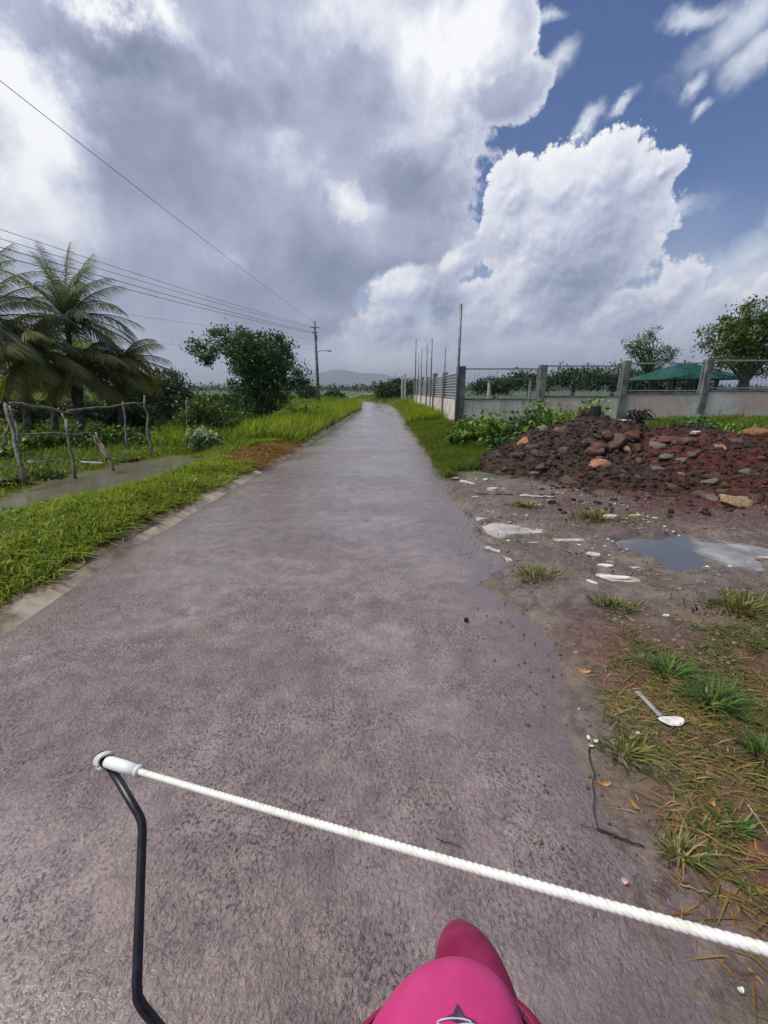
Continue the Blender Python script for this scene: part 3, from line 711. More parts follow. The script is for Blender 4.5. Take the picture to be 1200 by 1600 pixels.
tree('roadside_tree', 'dark leafy tree with a lopsided crown and climber covered trunk left of the road', 'tree', base_at(402, 18),
     [pb(405, 560, 18, 42, 38), pb(430, 548, 18, 32, 26), pb(375, 540, 17.6, 26, 24), pb(345, 528, 18, 20, 15), pb(325, 550, 18, 24, 17), pb(305, 545, 18, 11, 12), pb(455, 585, 18, 24, 22), pb(470, 600, 18, 12, 12), pb(410, 600, 17.8, 30, 32), pb(398, 640, 17.8, 27, 36), pb(425, 620, 17.9, 26, 24), pb(372, 608, 18, 18, 12), pb(385, 560, 17.6, 30, 30)],
     380, 25000, .17, .115, 'leaf_mid', .17, 3, limbs=26, trunk_top=at(405, 570, 18))
tree('bushy_tree', 'dark rounded bushy tree standing behind the palms', 'tree', base_at(262, 21),
     [pb(262, 600, 21, 30, 20), pb(240, 610, 21.4, 26, 22), pb(285, 615, 20.5, 16, 16), pb(255, 640, 21, 40, 18)], 120, 7000, .2, .14, 'leaf_dark', .15, 4, limbs=12)
tree('shrub', 'rounded green shrub behind the white flowering bush', 'shrub', base_at(330, 13.5),
     [pb(325, 640, 13.5, 38, 22), pb(350, 655, 13.4, 26, 22), pb(300, 655, 13.6, 22, 20), pb(330, 675, 13.4, 38, 14)], 110, 7000, .15, .10, 'leaf_shrub', .05, 5, limbs=14)
t = tree('flowering_bush', 'bush with pale white blossoms at the edge of the ditch', 'bush', base_at(322, 11.3),
     [pb(320, 690, 11.3, 24, 14), pb(335, 700, 11.2, 18, 10)], 50, 2600, .10, .07, 'leaf_mid', .03, 6, limbs=8)
r = np.random.default_rng(8); bb = Vector(base_at(322, 11.3)); cc = np.array([list(at(float(a), float(b_), 11.15) - bb) for a, b_ in zip(r.normal(320, 11, 60), r.normal(683, 8, 60))])
Lb = cc[r.integers(0, 60, 900)] + r.normal(0, .025, (900, 3)); V, Q = leaves(Lb, .045, 8, asp=.9); link('blossoms', quad_mesh(V, Q, np.repeat(r.random(900), 4)), M['blossom'], t)
# understorey under the palms
for i, (px, py, Yv, rx, ry, lab) in enumerate([(40, 640, 20, 42, 16, 'dark thicket below the leftmost palm'), (125, 636, 22, 36, 16, 'dark thicket behind the crossed stick posts'), (190, 655, 16.5, 30, 26, 'dark shrub between the drooping palm and the fence corner'), (205, 610, 19, 36, 30, 'dark shrub crown behind the drooping low palm'), (245, 660, 17, 26, 20, 'dark shrub right of the fence corner post'), (-10, 600, 20, 50, 40, 'dark thicket at the left edge behind the palms')]):
    tree('understorey_shrub', lab, 'shrub', base_at(px, Yv), [pb(px, py, Yv, rx, ry), pb(px + rx * .5, py + 8, Yv, rx * .6, ry * .7), pb(px - rx * .5, py + 4, Yv + .5, rx * .6, ry * .8)], 70, 4200, .2, .13, 'leaf_dark', .07, 20 + i, 'shrubs under the palms', limbs=9)
for i, (px, py, Yv, rx, ry, lm, lab) in enumerate([(70, 652, 24, 46, 14, 'leaf_shrub', 'olive bush far behind the palm trunks at the left'), (165, 648, 24, 44, 15, 'leaf_shrub', 'olive bush far behind the crossed posts'), (290, 632, 26, 34, 16, 'leaf_mid', 'green bush between the rounded shrub and the dark bushy tree'), (350, 628, 25, 34, 14, 'leaf_mid', 'green bush just left of the climber covered trunk'), (262, 672, 15, 26, 16, 'leaf_light', 'bright bush right of the fence corner post'), (215, 690, 12.6, 26, 12, 'leaf_shrub', 'low olive bush at the foot of the fence corner post'), (115, 690, 12.8, 34, 12, 'leaf_light', 'low bright bush behind the lower fence rail'), (20, 690, 11.6, 34, 16, 'leaf_light', 'low bright bush behind the left fence post'), (60, 745, 7.9, 30, 7, 'leaf_shrub', 'low creeping weed clump on the near ditch bank'), (470, 650, 20, 30, 12, 'leaf_shrub', 'low bush right of the climber covered tree')]):
    tree('bush', lab, 'bush', base_at(px, Yv), [pb(px, py, Yv, rx, ry), pb(px + rx * .6, py + 5, Yv, rx * .6, ry * .8), pb(px - rx * .6, py + 6, Yv + .3, rx * .6, ry * .7)], 70, 3600, .006 * Yv + .03, .004 * Yv + .045, lm, .04, 120 + i, 'bushes in the left field', limbs=8)
# right side trees
tree('feathery_tree', 'small thin feathery tree behind the frontal wall', 'tree', base_at(1015, 27), [pb(1015, 552, 27, 34, 22), pb(995, 540, 27, 18, 14), pb(1040, 555, 27, 18, 16), pb(1020, 525, 27, 12, 12), pb(1015, 580, 27, 30, 14)], 120, 4200, .20, .13, 'leaf_mid', .10, 31, limbs=40, asp=.4)
tree('large_tree', 'large leafy tree rising over the right end of the wall', 'tree', base_at(1165, 21), [pb(1165, 520, 21, 40, 34), pb(1125, 530, 21, 32, 24), pb(1185, 485, 21, 22, 26), pb(1140, 560, 21, 40, 22), pb(1205, 540, 21, 40, 45), pb(1240, 500, 21, 40, 50), pb(1150, 500, 21, 20, 18)], 260, 12000, .22, .16, 'leaf_shrub', .22, 32, limbs=50, asp=.4)
for i, (px, py, Yv, rx, ry, lab) in enumerate([(955, 588, 40, 36, 16, 'dark tree seen through the wall frames left of the feathery tree'), (895, 588, 44, 34, 14, 'dark tree seen through the middle wall frame'), (825, 592, 46, 34, 10, 'low dark tree seen through the first wall frame'), (1075, 592, 38, 30, 16, 'dark tree behind the left end of the green roof'), (770, 602, 48, 26, 8, 'low bush seen just right of the wall corner'), (1010, 600, 30, 22, 12, 'green bush below the feathery tree')]):
    tree('background_tree', lab, 'tree', base_at(px, Yv), [pb(px, py, Yv, rx, ry), pb(px + rx * .6, py + 6, Yv, rx * .6, ry), pb(px - rx * .7, py + 5, Yv, rx * .6, ry * .8)], 70, 3200, .42, .28, 'leaf_dark', .2, 40 + i, 'dark trees behind the frontal wall', limbs=6)
# far trees around the bend
for i, (px, py, Yv, rx, ry, lm, lab) in enumerate([(605, 612, 60, 20, 12, 'leaf_dark', 'dark bush at the bend, nearest to the road end'), (622, 603, 72, 16, 12, 'leaf_dark', 'dark tree behind the two far concrete posts'), (645, 606, 70, 14, 11, 'leaf_dark', 'dark tree behind the first far steel pipes'), (520, 620, 75, 14, 7, 'leaf_dark', 'low dark bush right of the utility pole'), (478, 614, 70, 14, 9, 'leaf_dark', 'low dark bush left of the utility pole')]):
    tree('distant_tree', lab, 'tree', base_at(px, Yv), [pb(px, py, Yv, rx, ry), pb(px + rx * .6, py + 4, Yv, rx * .6, ry * .7)], 50, 2200, .5, .38, lm, .25, 60 + i, 'trees around the bend of the road', limbs=5)
# a far wood read as one mass
r = np.random.default_rng(70); n = 26000
az = r.uniform(-44, 44, n); dd = r.uniform(260, 760, n); xx = dd * np.tan(np.radians(az)); k = ~((np.abs(az + 0) < 0))
hh = 3.4 + 3.2 * (vnoise(xx * .05, dd * .02, 5)) + 2 * vnoise(xx * .21, dd * .1, 6); zz = hh * np.sqrt(r.random(n)) * (.5 + .5 * (vnoise(xx * .3, dd * .1, 8)))
V, Q = leaves(np.stack([xx, dd, zz], 1), 1.5, 71, asp=.8)
tag(link('far_woods', quad_mesh(V, Q, np.repeat(r.random(n), 4)), M['far_leaf']), 'line of far woods along the horizon', 'woods', None, 'stuff')

# broad-leaved weeds in front of the wall and crop plants on the left
def leafy_mesh(seed, h, rad, n, size, nst=9):
    r = np.random.default_rng(seed); random.seed(seed)
    mb = MB(); tips = []
    for i in range(nst):
        a = r.uniform(0, 6.28); q = rad * r.uniform(.2, 1); e = Vector((q * math.cos(a), q * math.sin(a), h * r.uniform(.55, 1.0)))
        mb.tube([(0.1 * e.x, .1 * e.y, -.05), (e.x * .4, e.y * .4, e.z * .6), e], [.008, .006, .003], 5); tips.append(e)
    tp = np.array([list(t_) for t_ in tips]); k = r.integers(0, nst, n); q = r.uniform(.35, 1.05, n)[:, None]
    C = tp[k] * np.concatenate([q * .9, q * .9, q], 1) + r.normal(0, 1, (n, 3)) * np.array([rad * .22, rad * .22, h * .10])
    V, Q = leaves(C, size, seed, up=1.3, asp=.55); return mb, quad_mesh(V, Q, np.repeat(r.random(n), 4))
def leafy(name, label, cat, loc, seed, h, rad, n, size, lm, group):
    t = thing(name, label, cat, loc, group); mb, me_ = leafy_mesh(seed, h, rad, n, size)
    link('foliage', me_, M[lm], t); mb.build('stem', M['bark'], t); return t
for i, (px, py, Yv, h, rd, lab) in enumerate([(775, 690, 10.6, .95, .65, 'bright broad leaved weed nearest the corner post of the wall'), (735, 672, 12.0, .65, .50, 'small broad leaved weed right by the wall corner'), (815, 690, 10.2, .9, .6, 'broad leaved weed left of the dark soil heap'), (865, 690, 10.8, 1.1, .75, 'tall broad leaved weed in front of the first wall frames'), (905, 685, 10.6, 1.15, .75, 'broad leaved weed just left of the black stump'), (790, 705, 9.4, .45, .40, 'low broad leaved weed at the left foot of the mound'), (715, 690, 11.0, .40, .35, 'low broad leaved weed standing in the grass beside the road'), (840, 700, 9.9, .6, .45, 'broad leaved weed on the left shoulder of the mound'), (1085, 690, 9.9, .75, .6, 'broad leaved weed behind the mound just right of the root clump'), (1125, 690, 9.8, .65, .6, 'broad leaved weed behind the mound below the right wall post'), (1170, 690, 9.7, .5, .6, 'low broad leaved weed behind the mound near the right frame edge')]):
    p = at(px, py, Yv); leafy('broadleaf_weed', lab, 'weed', (p.x, Yv, gz(p.x, Yv)), 80 + i, h, rd, 900, .13, 'leaf_light' if i % 3 != 2 else 'leaf_mid', 'broad leaved weeds between the mound and the wall')
croplab = ['bright leaved plant behind the leaning left post of the stick fence', 'bright leaved plant between the left post and the middle post', 'bright leaved plant just left of the thin middle post of the stick fence', 'olive leaved plant framed by the lower fence rail and the crossed posts', 'bright leaved plant directly right of the crossed posts', 'bright leaved plant left of the fence corner post', 'bright leaved plant right of the fence corner post', 'bright leaved plant at the left frame edge, nearest of its row', 'olive leaved plant farther back behind the lower fence rail', 'bright leaved plant farthest back, beside the bushy shrub', 'olive leaved plant farther back above the crossed posts']
crop = [(20, 705, 11, 'leaf_light'), (60, 700, 11.5, 'leaf_light'), (95, 690, 12.2, 'leaf_light'), (130, 700, 11.8, 'leaf_shrub'), (170, 690, 12.6, 'leaf_light'), (205, 680, 13.5, 'leaf_light'), (255, 680, 13.4, 'leaf_light'), (5, 725, 9.6, 'leaf_light'), (45, 690, 13.2, 'leaf_shrub'), (265, 665, 15, 'leaf_light'), (150, 672, 14.5, 'leaf_shrub')]
first = {}
for i, (px, py, Yv, lm) in enumerate(crop):
    p = at(px, py, Yv); loc = (p.x, Yv, gz(p.x, Yv))
    if lm not in first: first[lm] = leafy('crop_plant', 'x', 'plant', loc, 100 + i, .55, .5, 460, .10, lm, 'leafy plants behind the stick fence'); o = first[lm]
    else: o = copy_tree(first[lm]); o.location = loc; o.rotation_euler.z = i * 1.3; s = 1.0 + .08 * (i % 5); o.scale = (s, s, s)
    o['label'] = croplab[i]

def frond(base, az, L, up, droop, seed, wind=0.0, leaf=.42, nl=54, side=0.0):
    """one palm frond: arching midrib and hanging leaflets; returns V, Q, midrib points"""
    r = np.random.default_rng(seed); pts = []
    p = Vector(base); el = up; a = az; n = 14; st = L / n
    for i in range(n + 1):
        pts.append(p.copy()); el2 = el - droop * (i / n) ** 1.3
        p = p + Vector((math.cos(a) * math.cos(el2), math.sin(a) * math.cos(el2), math.sin(el2))) * st; a += side / n
    V = []; Q = []
    for k in range(nl):
        t = .10 + .88 * k / (nl - 1); f = t * n; i = min(n - 1, int(f)); q = f - i
        P0 = pts[i].lerp(pts[i + 1], q); T = (pts[i + 1] - pts[i]).normalized()
        S = T.cross(Vector((0, 0, 1))); S = S.normalized() if S.length > .05 else Vector((1, 0, 0)); U = S.cross(T)
        ll = leaf * (math.sin(math.pi * (t * .86 + .10)) ** .6) * r.uniform(.85, 1.1)
        for s in (-1, 1):
            d = (S * s * 1.0 + T * .75 + U * .22 + Vector((wind, 0, 0)) + Vector(r.normal(0, .07, 3))).normalized()
            w0 = .0140 * (1 if t < .9 else .6)
            b0 = len(V); wd = (T - d * T.dot(d)).normalized()
            for j, tt in enumerate((0, .35, .7, 1)):
                sag = Vector((wind * .5, 0, -1)) * (ll * .75 * tt * tt)
                c = P0 + d * ll * tt + sag; ww = w0 * (.8, 1.0, .7, .1)[j]
                V += [tuple(c - wd * ww), tuple(c + wd * ww)]
            for j in range(3): Q.append((b0 + 2 * j, b0 + 2 * j + 1, b0 + 2 * j + 3, b0 + 2 * j + 2))
    return V, Q, pts
def palm(label, base, crown, nfr, L, seed, mt='palm', lo=-.5, hi=1.35, wind=.25, tr=.09, dead=(), extra=(), bigf=None, leaf=.55):
    base = Vector(base); t = thing('coconut_palm', label, 'palm tree', base, 'coconut palms on the left'); c = Vector(crown) - base
    mb = MB(); m = 14; pts = []; rad = []
    for i in range(m + 1):
        q = i / m; pts.append(Vector((c.x * q ** 1.4, c.y * q ** 1.4, c.z * q - (.2 if i == 0 else 0)))); rad.append(tr * (1.35 - .55 * q) * (1 + .06 * (i % 2)))
    mb.tube(pts, rad, 10); mb.build('trunk', M['palmbark'], t, True)
    r = random.Random(seed); fr = []
    for i in range(nfr):
        az = i * 2.39996 + r.uniform(-.2, .2); q = (i + .5) / nfr
        up = hi + (lo - hi) * q ** .9; fr.append((az, L * r.uniform(.85, 1.1) * (.8 + .2 * math.sin(q * 3.1)), up, r.uniform(.9, 1.5) * (1.0 if up > 0 else .5), i in dead))
    for (az, up, dr, LL) in extra: fr.append((az, LL, up, dr, False))
    for i, (az, LL, up, dr, dd) in enumerate(fr):
        V, Q, P_ = frond(c, az, LL, up, dr, seed * 50 + i, wind, leaf)
        f = link('frond', quad_mesh(V, Q, np.repeat(np.random.default_rng(seed * 9 + i).random(len(V) // 8) * .6 + .35 * ((i * 7 % 10) / 10), 8)), M['palm_dead' if dd else mt], t)
        mb = MB(); mb.tube(P_, [.028 * (1 - .85 * j / 14) for j in range(15)], 6); mb.build('midrib', M['palm_dead' if dd else 'leafrib'], f, True)
        if dd: f['label'] = 'dead orange frond'
    mb = MB(); mb.tube([c + Vector((0, 0, -.35)), c + Vector((0, 0, -.05)), c + Vector((0, 0, .2))], [tr * .9, tr * 1.5, tr * .6], 10); mb.build('crownshaft', M['palmbark'], t, True)
    return t
M['leafrib'] = plain('palm_midrib', (.09, .10, .03), (.17, .17, .06), 6, .5, .4)
palm('tallest coconut palm with grey green fronds against the cloud', base_at(118, 15), at(105, 500, 15), 28, 2.4, 1, 'palm', -.25, 1.5, .35, extra=[(2.6, 1.3, .35, 2.7), (-.1, .35, 1.6, 2.5), (1.2, 1.45, .3, 2.5), (.2, 1.3, .6, 2.3)])
palm('palm at the left edge with fronds reaching into the frame', base_at(-55, 13), at(-35, 500, 13), 30, 2.8, 2, 'palm', -.4, 1.4, .35)
palm('low broad palm with olive brown hanging fronds at the far left', base_at(35, 13.5), at(38, 555, 13.5), 24, 2.3, 3, 'palm_low', -.5, 1.2, .5)
palm('low palm in the middle with heavy drooping olive fronds', base_at(120, 14.5), at(125, 572, 14.5), 22, 2.0, 4, 'palm_low', -.7, 1.1, .4)
palm('small drooping palm with one dead orange frond at the right of the group', base_at(185, 16), at(192, 562, 16), 24, 1.8, 5, 'palm_low', -.8, 1.1, .35, dead=(14,))
palm('short palm behind with fronds hanging to the fence', base_at(80, 17), at(85, 570, 17), 20, 2.1, 6, 'palm_low', -.7, 1.1, .3)

# ------------------------------------------------------------------ stick fence on the left
fx = thing('stick_fence', 'rustic fence of crooked grey sticks and crossed posts beyond the ditch', 'fence', base_at(130, 9.5))
fo = Vector(fx.location)
def crooked(a, b_, r0, r1, n=6, amp=.02, seed=0):
    rr = random.Random(seed); a, b_ = Vector(a), Vector(b_); P_ = [a.lerp(b_, i / n) + Vector([rr.uniform(-amp, amp) for _ in range(3)]) * (0 < i < n) for i in range(n + 1)]
    return P_, [r0 + (r1 - r0) * i / n for i in range(n + 1)]
def fstick(name, a, b_, r0, r1, seed, amp=.03):
    mb = MB(fo); P_, Rd = crooked(a, b_, r0, r1, 6, amp, seed); mb.tube(P_, Rd, 7, jit=.08); mb.build(name, M['stick'], fx, True)
Yf = 8.3
fstick('post', at(8, 630, 7.4), at(40, 757, 6.9), .028, .035, 1); fstick('post', at(22, 640, 7.4), at(2, 700, 7.3), .02, .025, 2)
fstick('post', at(14, 634, 7.4), at(32, 690, 7.2), .02, .022, 3)
fstick('post', at(226, 618, 10.5), at(236, 712, 10.2), .025, .035, 4)
fstick('post', at(140, 678, 8.6), at(172, 718, 8.4), .022, .028, 5); fstick('post', at(150, 676, 8.7), at(178, 735, 8.3), .022, .028, 6)
fstick('post', at(104, 655, 8.3), at(118, 748, 7.9), .022, .028, 7)
fstick('post', at(192, 628, 10), at(200, 700, 9.8), .02, .025, 8); fstick('post', at(291, 625, 12.6), at(293, 700, 12.4), .018, .022, 9)
fstick('rail', at(16, 630, 7.5), at(110, 645, 8.8), .028, .022, 10); fstick('rail', at(105, 642, 8.8), at(224, 630, 10.4), .022, .018, 11)
fstick('rail', at(28, 678, 7.4), at(150, 678, 8.7), .02, .018, 12); fstick('brace', at(224, 636, 10.4), at(208, 628, 10.1), .015, .015, 13)
fstick('brace', at(96, 645, 8.7), at(108, 678, 8.5), .014, .014, 14)
for i, (a, b_, Yv, lab) in enumerate([((42, 716), (165, 712), 9.2, 'long dark log on the bank behind the crossed posts'), ((-5, 742), (40, 745), 7.0, 'dark log at the left frame edge below the fence'), ((165, 712), (215, 706), 9.6, 'short dark log at the foot of the fence corner'), ((70, 755), (160, 738), 7.6, 'thin dark branch at the water edge of the ditch')]):
    P0, P1 = at(*a, Yv), at(*b_, Yv + .4); rr_ = (.09, .09, .06, .03)[i]; mb = MB(P0); pp, rd = crooked(P0, P1, rr_, rr_ * .8, 7, .03, 30 + i); mb.tube(pp, rd, 9, jit=.1)
    o = mb.build('log', M['darkwood'], None, True); o.location = (P0.x, P0.y, gz(P0.x, P0.y) + rr_ * .6 - 0); tag(o, lab, 'log', 'dark logs by the ditch')
    P1z = P1.z - P0.z
    for v_ in o.data.vertices: v_.co.z -= P1z * (v_.co.x / max(.01, (P1.x - P0.x)))
def chip(name, label, cat, px, py, L, Wd, T, rot, mt, seed, group=None, z=None, curl=.0, n=9):
    c = G(px, py); zb = gz(c.x, c.y) if z is None else z; zb = max(zb, .002) if c.x > 1 else zb
    rr = random.Random(seed); bm = bmesh.new(); ring = []
    for k in range(n):
        a = 2 * math.pi * k / n; q = rr.uniform(.7, 1.1); x_, y_ = math.cos(a) * L / 2 * q, math.sin(a) * Wd / 2 * q
        ring.append(bm.verts.new((x_, y_, curl * (x_ / L) ** 2 * 4)))
    f = bm.faces.new(ring); g = bmesh.ops.extrude_face_region(bm, geom=[f]); 
    for v_ in [e for e in g['geom'] if isinstance(e, bmesh.types.BMVert)]: v_.co.z += T; v_.co.x *= .94; v_.co.y *= .94
    bmesh.ops.recalc_face_normals(bm, faces=bm.faces)
    o = link(name, bm_mesh(bm), M[mt]); o.location = (c.x, c.y, zb + .001); o.rotation_euler = (rr.uniform(-.08, .08), rr.uniform(-.08, .08), rot); tag(o, label, cat, group); return o
chip('white_board', 'long pale board lying on the ditch bank', 'board', 145, 725, .55, .09, .025, .1, 'pale', 3, z=.02)
chip('white_scrap', 'small white scrap under the crossed posts left of the board', 'scrap', 48, 725, .14, .10, .04, .2, 'white', 4, z=.03)

# ------------------------------------------------------------------ the walls
def wallpt(px): # the frontal wall: from its corner to the right
    t = (px - 719) / (1200 - 719); Yw = 16.0 - .5 * t
    return at(px, 600, Yw).x, Yw
def lerp(a, b_, t): return a + (b_ - a) * t
def wz(x): return 1.12 + .033 * (x - 2.8)      # top of the solid part
CX, CY = 2.85, 16.0
wf = thing('frontal_wall', 'low cement wall with dark posts and open steel frames facing the viewer on the right', 'wall', (CX, CY, 0))
def zl(p): return Vector(p) - Vector((CX, CY, 0))
xs_posts = [wallpt(p)[0] for p in (719, 847, 979, 1112, 1245, 1380)]
for i in range(len(xs_posts) - 1):
    a, b_ = xs_posts[i] + .11, xs_posts[i + 1] - .11; Yw = 15.97
    mb = MB((CX, CY, 0)); V0 = len(mb.v)
    mb.box(((a + b_) / 2, Yw, (wz((a + b_) / 2)) / 2 - .1), (b_ - a, .14, wz((a + b_) / 2) + .2)); bevel(mb.build('wall_panel', M['concrete'], wf), .01)
    mb = MB((CX, CY, 0)); zt = wz((a + b_) / 2); mb.box(((a + b_) / 2, Yw, zt + .03), (b_ - a, .18, .06)); bevel(mb.build('coping_shadow_band', M['post'], wf), .008)  # coping coloured dark to paint the shadow band below the frames
    mb = MB((CX, CY, 0)); z0, z1 = zt + .085, zt + 1.07
    mb.bar((a + .04, Yw, z1), (b_ - .04, Yw, z1), .05, .05); mb.bar((a + .06, Yw, z0 + .05), (b_ - .06, Yw, z0 + .05), .04, .04)
    mb.bar((a + .04, Yw, z0), (a + .04, Yw, z1 + .02), .05, .05); mb.bar((b_ - .04, Yw, z0), (b_ - .04, Yw, z1 + .02), .05, .05)
    fr = mb.build('steel_frame', M['steel'], wf)
    mb = MB((CX, CY, 0)); m_ = 16
    for k in range(1, m_): mb.bar((lerp(a + .07, b_ - .07, k / m_), Yw, z0 + .07), (lerp(a + .07, b_ - .07, k / m_), Yw, z1 - .03), .004, .004)
    for k in range(1, 6): mb.bar((a + .07, Yw, lerp(z0, z1, k / 6)), (b_ - .07, Yw, lerp(z0, z1, k / 6)), .004, .004)
    mb.build('wire_mesh', M['pipe'], fr)
for i, x_ in enumerate(xs_posts):
    zt = wz(x_) + 1.16 + .05 * (i in (0, 2)); mb = MB((CX, CY, 0)); mb.box((x_, 15.95, zt / 2 - .1), (.24 if i else .30, .26, zt + .2)); bevel(mb.build('post', M['post'], wf), .015)
# pale stains and blocks at the foot
ws = thing('roadside_wall', 'wall of pinkish cement with grey corrugated sheets above, running along the road', 'wall', (CX, 18, 0)); wo_ = (CX, 18, 0)
def wx(y): return 2.85 - .012 * (y - 16)
ysp = [16.3, 20.2, 23.8, 27.2, 30.6, 34, 37.5]
for i in range(len(ysp) - 1):
    a, b_ = ysp[i] + .12, ysp[i + 1] - .12
    mb = MB(wo_); mb.bar((wx(a), a, .5), (wx(b_), b_, .5), .13, 1.3, up=(0, 0, 1)); mb.build('wall_panel', M['concrete'], ws)
    mb = MB(wo_); mp = 30; k0 = len(mb.v)     # corrugated sheet, ribs lying level
    z0, z1 = 1.17, 2.18 + random.uniform(-.05, .05)
    for s, off in ((0, -.004), (1, .004)):
        for j in range(mp * 2 + 1):
            z = lerp(z0, z1, j / (mp * 2)); cx = .045 * math.cos(j / (mp * 2) * 9 * 2 * math.pi)
            mb.v.append(Vector((wx(a) + cx + off, a, z)) - mb.o); mb.v.append(Vector((wx(b_) + cx + off, b_, z)) - mb.o)
        q0 = k0 + s * (mp * 2 + 1) * 2
        for j in range(mp * 2): mb.f.append((q0 + 2 * j, q0 + 2 * j + 1, q0 + 2 * j + 3, q0 + 2 * j + 2))
    mb.build('corrugated_sheet', M['sheet'], ws, True)
for i, y_ in enumerate(ysp[1:]):
    zt = 2.28 + .1 * (i % 2); mb = MB(wo_); mb.box((wx(y_) - .01, y_, zt / 2), (.24, .22, zt)); bevel(mb.build('post', M['post'], ws), .012)
# steel pipes standing along the wall
for i, (px, pt, X0, rr_, lab) in enumerate([(720.5, 475, None, .045, 'tall steel pipe rising from the corner post of the wall, nearest of the pipes'), (696, 543, 2.75, .03, 'shorter steel pipe behind the first corrugated sheet'), (675, 529, 2.68, .04, 'tall steel pipe just left of the shorter one on the roadside wall'), (667.5, 539, 2.66, .035, 'steel pipe third from the left end of the roadside wall'), (659, 545, 2.64, .035, 'steel pipe second from the left end of the roadside wall'), (654.5, 553, 2.66, .03, 'shortest far steel pipe between its two neighbours'), (650, 529, 2.55, .045, 'tall steel pipe at the far left end of the roadside wall')]):
    Yp = 15.78 if X0 is None else X0 / ((px - 600) / 702.0); top = at(px, pt, Yp)
    bx_ = at(px, 575, Yp).x; zb = 2.2 if X0 is None else -.1
    if X0 is not None: bx_ = top.x
    bx_ = top.x
    mb = MB((bx_, Yp, 0)); mb.tube([(bx_, Yp, .0 if X0 is None else -.1), (bx_ + .01, Yp, top.z * .5), (bx_, Yp, top.z)], rr_, 10)
    o = mb.build('steel_pipe', M['pipe'], None, True); o.location = (bx_, Yp, 0); tag(o, lab, 'steel pipe', 'steel pipes standing along the wall')
for i, (px, pt, Yp) in enumerate([(628.5, 588, 50), (633, 586, 49)]):
    top = at(px, pt, Yp); mb = MB((top.x, Yp, 0)); mb.box((top.x, Yp, top.z / 2), (.2, .2, top.z)); mb.box((top.x, Yp, top.z + .03), (.26, .26, .06))
    o = bevel(mb.build('concrete_post', M['concrete']), .01); o.location = (top.x, Yp, 0); tag(o, ('left' if i == 0 else 'right') + ' one of two pale concrete posts beyond the end of the wall', 'post', 'pale concrete posts at the bend')
# green roofed shelter behind the wall
sx, sy = at(1095, 600, 24).x, 24.0
sh_ = thing('shelter', 'open shelter with a green hipped sheet roof behind the wall', 'shelter', (sx, sy, 0)); so = (sx, sy, 0)
zr0, zr1 = at(1100, 592, 24).z, at(1100, 569, 25).z; xa, xb = at(1035, 592, 23.0).x, at(1165, 592, 23.0).x
me = bpy.data.meshes.new('roof'); ya, yb = 22.6, 26.5; xm0, xm1 = xa + 1.7, xb - 1.7
vv = [(xa, ya, zr0), (xb, ya, zr0), (xb, yb, zr0), (xa, yb, zr0), (xm0, (ya + yb) / 2, zr1), (xm1, (ya + yb) / 2, zr1)]
vv = [(x_ - sx, y_ - sy, z_) for x_, y_, z_ in vv] + [(x_ - sx, y_ - sy, z_ - .06) for x_, y_, z_ in vv]
me.from_pydata(vv, [], [(0, 1, 5, 4), (1, 2, 5), (2, 3, 4, 5), (3, 0, 4), (6, 10, 11, 7), (7, 11, 8), (8, 11, 10, 9), (9, 10, 6), (0, 6, 7, 1), (1, 7, 8, 2), (2, 8, 9, 3), (3, 9, 6, 0)]); rf_ = link('roof', me, M['roof'], sh_)
mb = MB(so)
for k in range(1, 18):
    q_ = k / 18; x_ = lerp(xa, xb, q_); xt = min(max(x_, xm0), xm1); mb.bar((x_, ya, zr0 + .02), (xt, (ya + yb) / 2 if xm0 < x_ < xm1 else lerp(ya, (ya + yb) / 2, (x_ - xa) / 1.7 if x_ < xm0 else (xb - x_) / 1.7), zr1 + .02 if xm0 < x_ < xm1 else lerp(zr0, zr1, (x_ - xa) / 1.7 if x_ < xm0 else (xb - x_) / 1.7) + .02), .04, .03)
mb.build('roof_rib', M['roof'], rf_)
for x_ in np.linspace(xa + .3, xb - .3, 4):
    for y_ in (ya + .3, yb - .3): mb = MB(so); mb.box((x_, y_, zr0 / 2), (.14, .14, zr0)); mb.build('post', M['shelter_dark'], sh_)
mb = MB(so); mb.box(((xa + xb) / 2, yb - .5, .65), (xb - xa - 1, .1, 1.5)); mb.build('back_wall', M['shelter_dark'], sh_)
mb = MB(so); mb.box((xa + 1.2, ya + .35, .85), (1.6, .08, 1.1)); mb.build('side_panel', M['shelter_dark'], sh_)
mb = MB(so); mb.box((lerp(xa, xb, .62), ya + .4, .95), (.7, .06, .8)); mb.build('cream_panel', M['cream'], sh_)
# a dark roofed hut seen through the first frame
hx = at(795, 600, 34).x
hu = thing('distant_shed', 'low shed with a thin dark roof seen through the first wall frame', 'shed', (hx, 34, 0)); mb = MB((hx, 34, 0)); zt = at(795, 592, 34).z
mb.box((hx - .2, 34, zt), (3.4, 2.2, .10)); mb.build('roof', M['pipe'], hu); 
for dx in (-1.7, 1.35):
    mb = MB((hx, 34, 0)); mb.box((hx + dx, 33.2, zt / 2 - .03), (.16, .16, zt - .1)); mb.build('post', M['concrete'], hu)

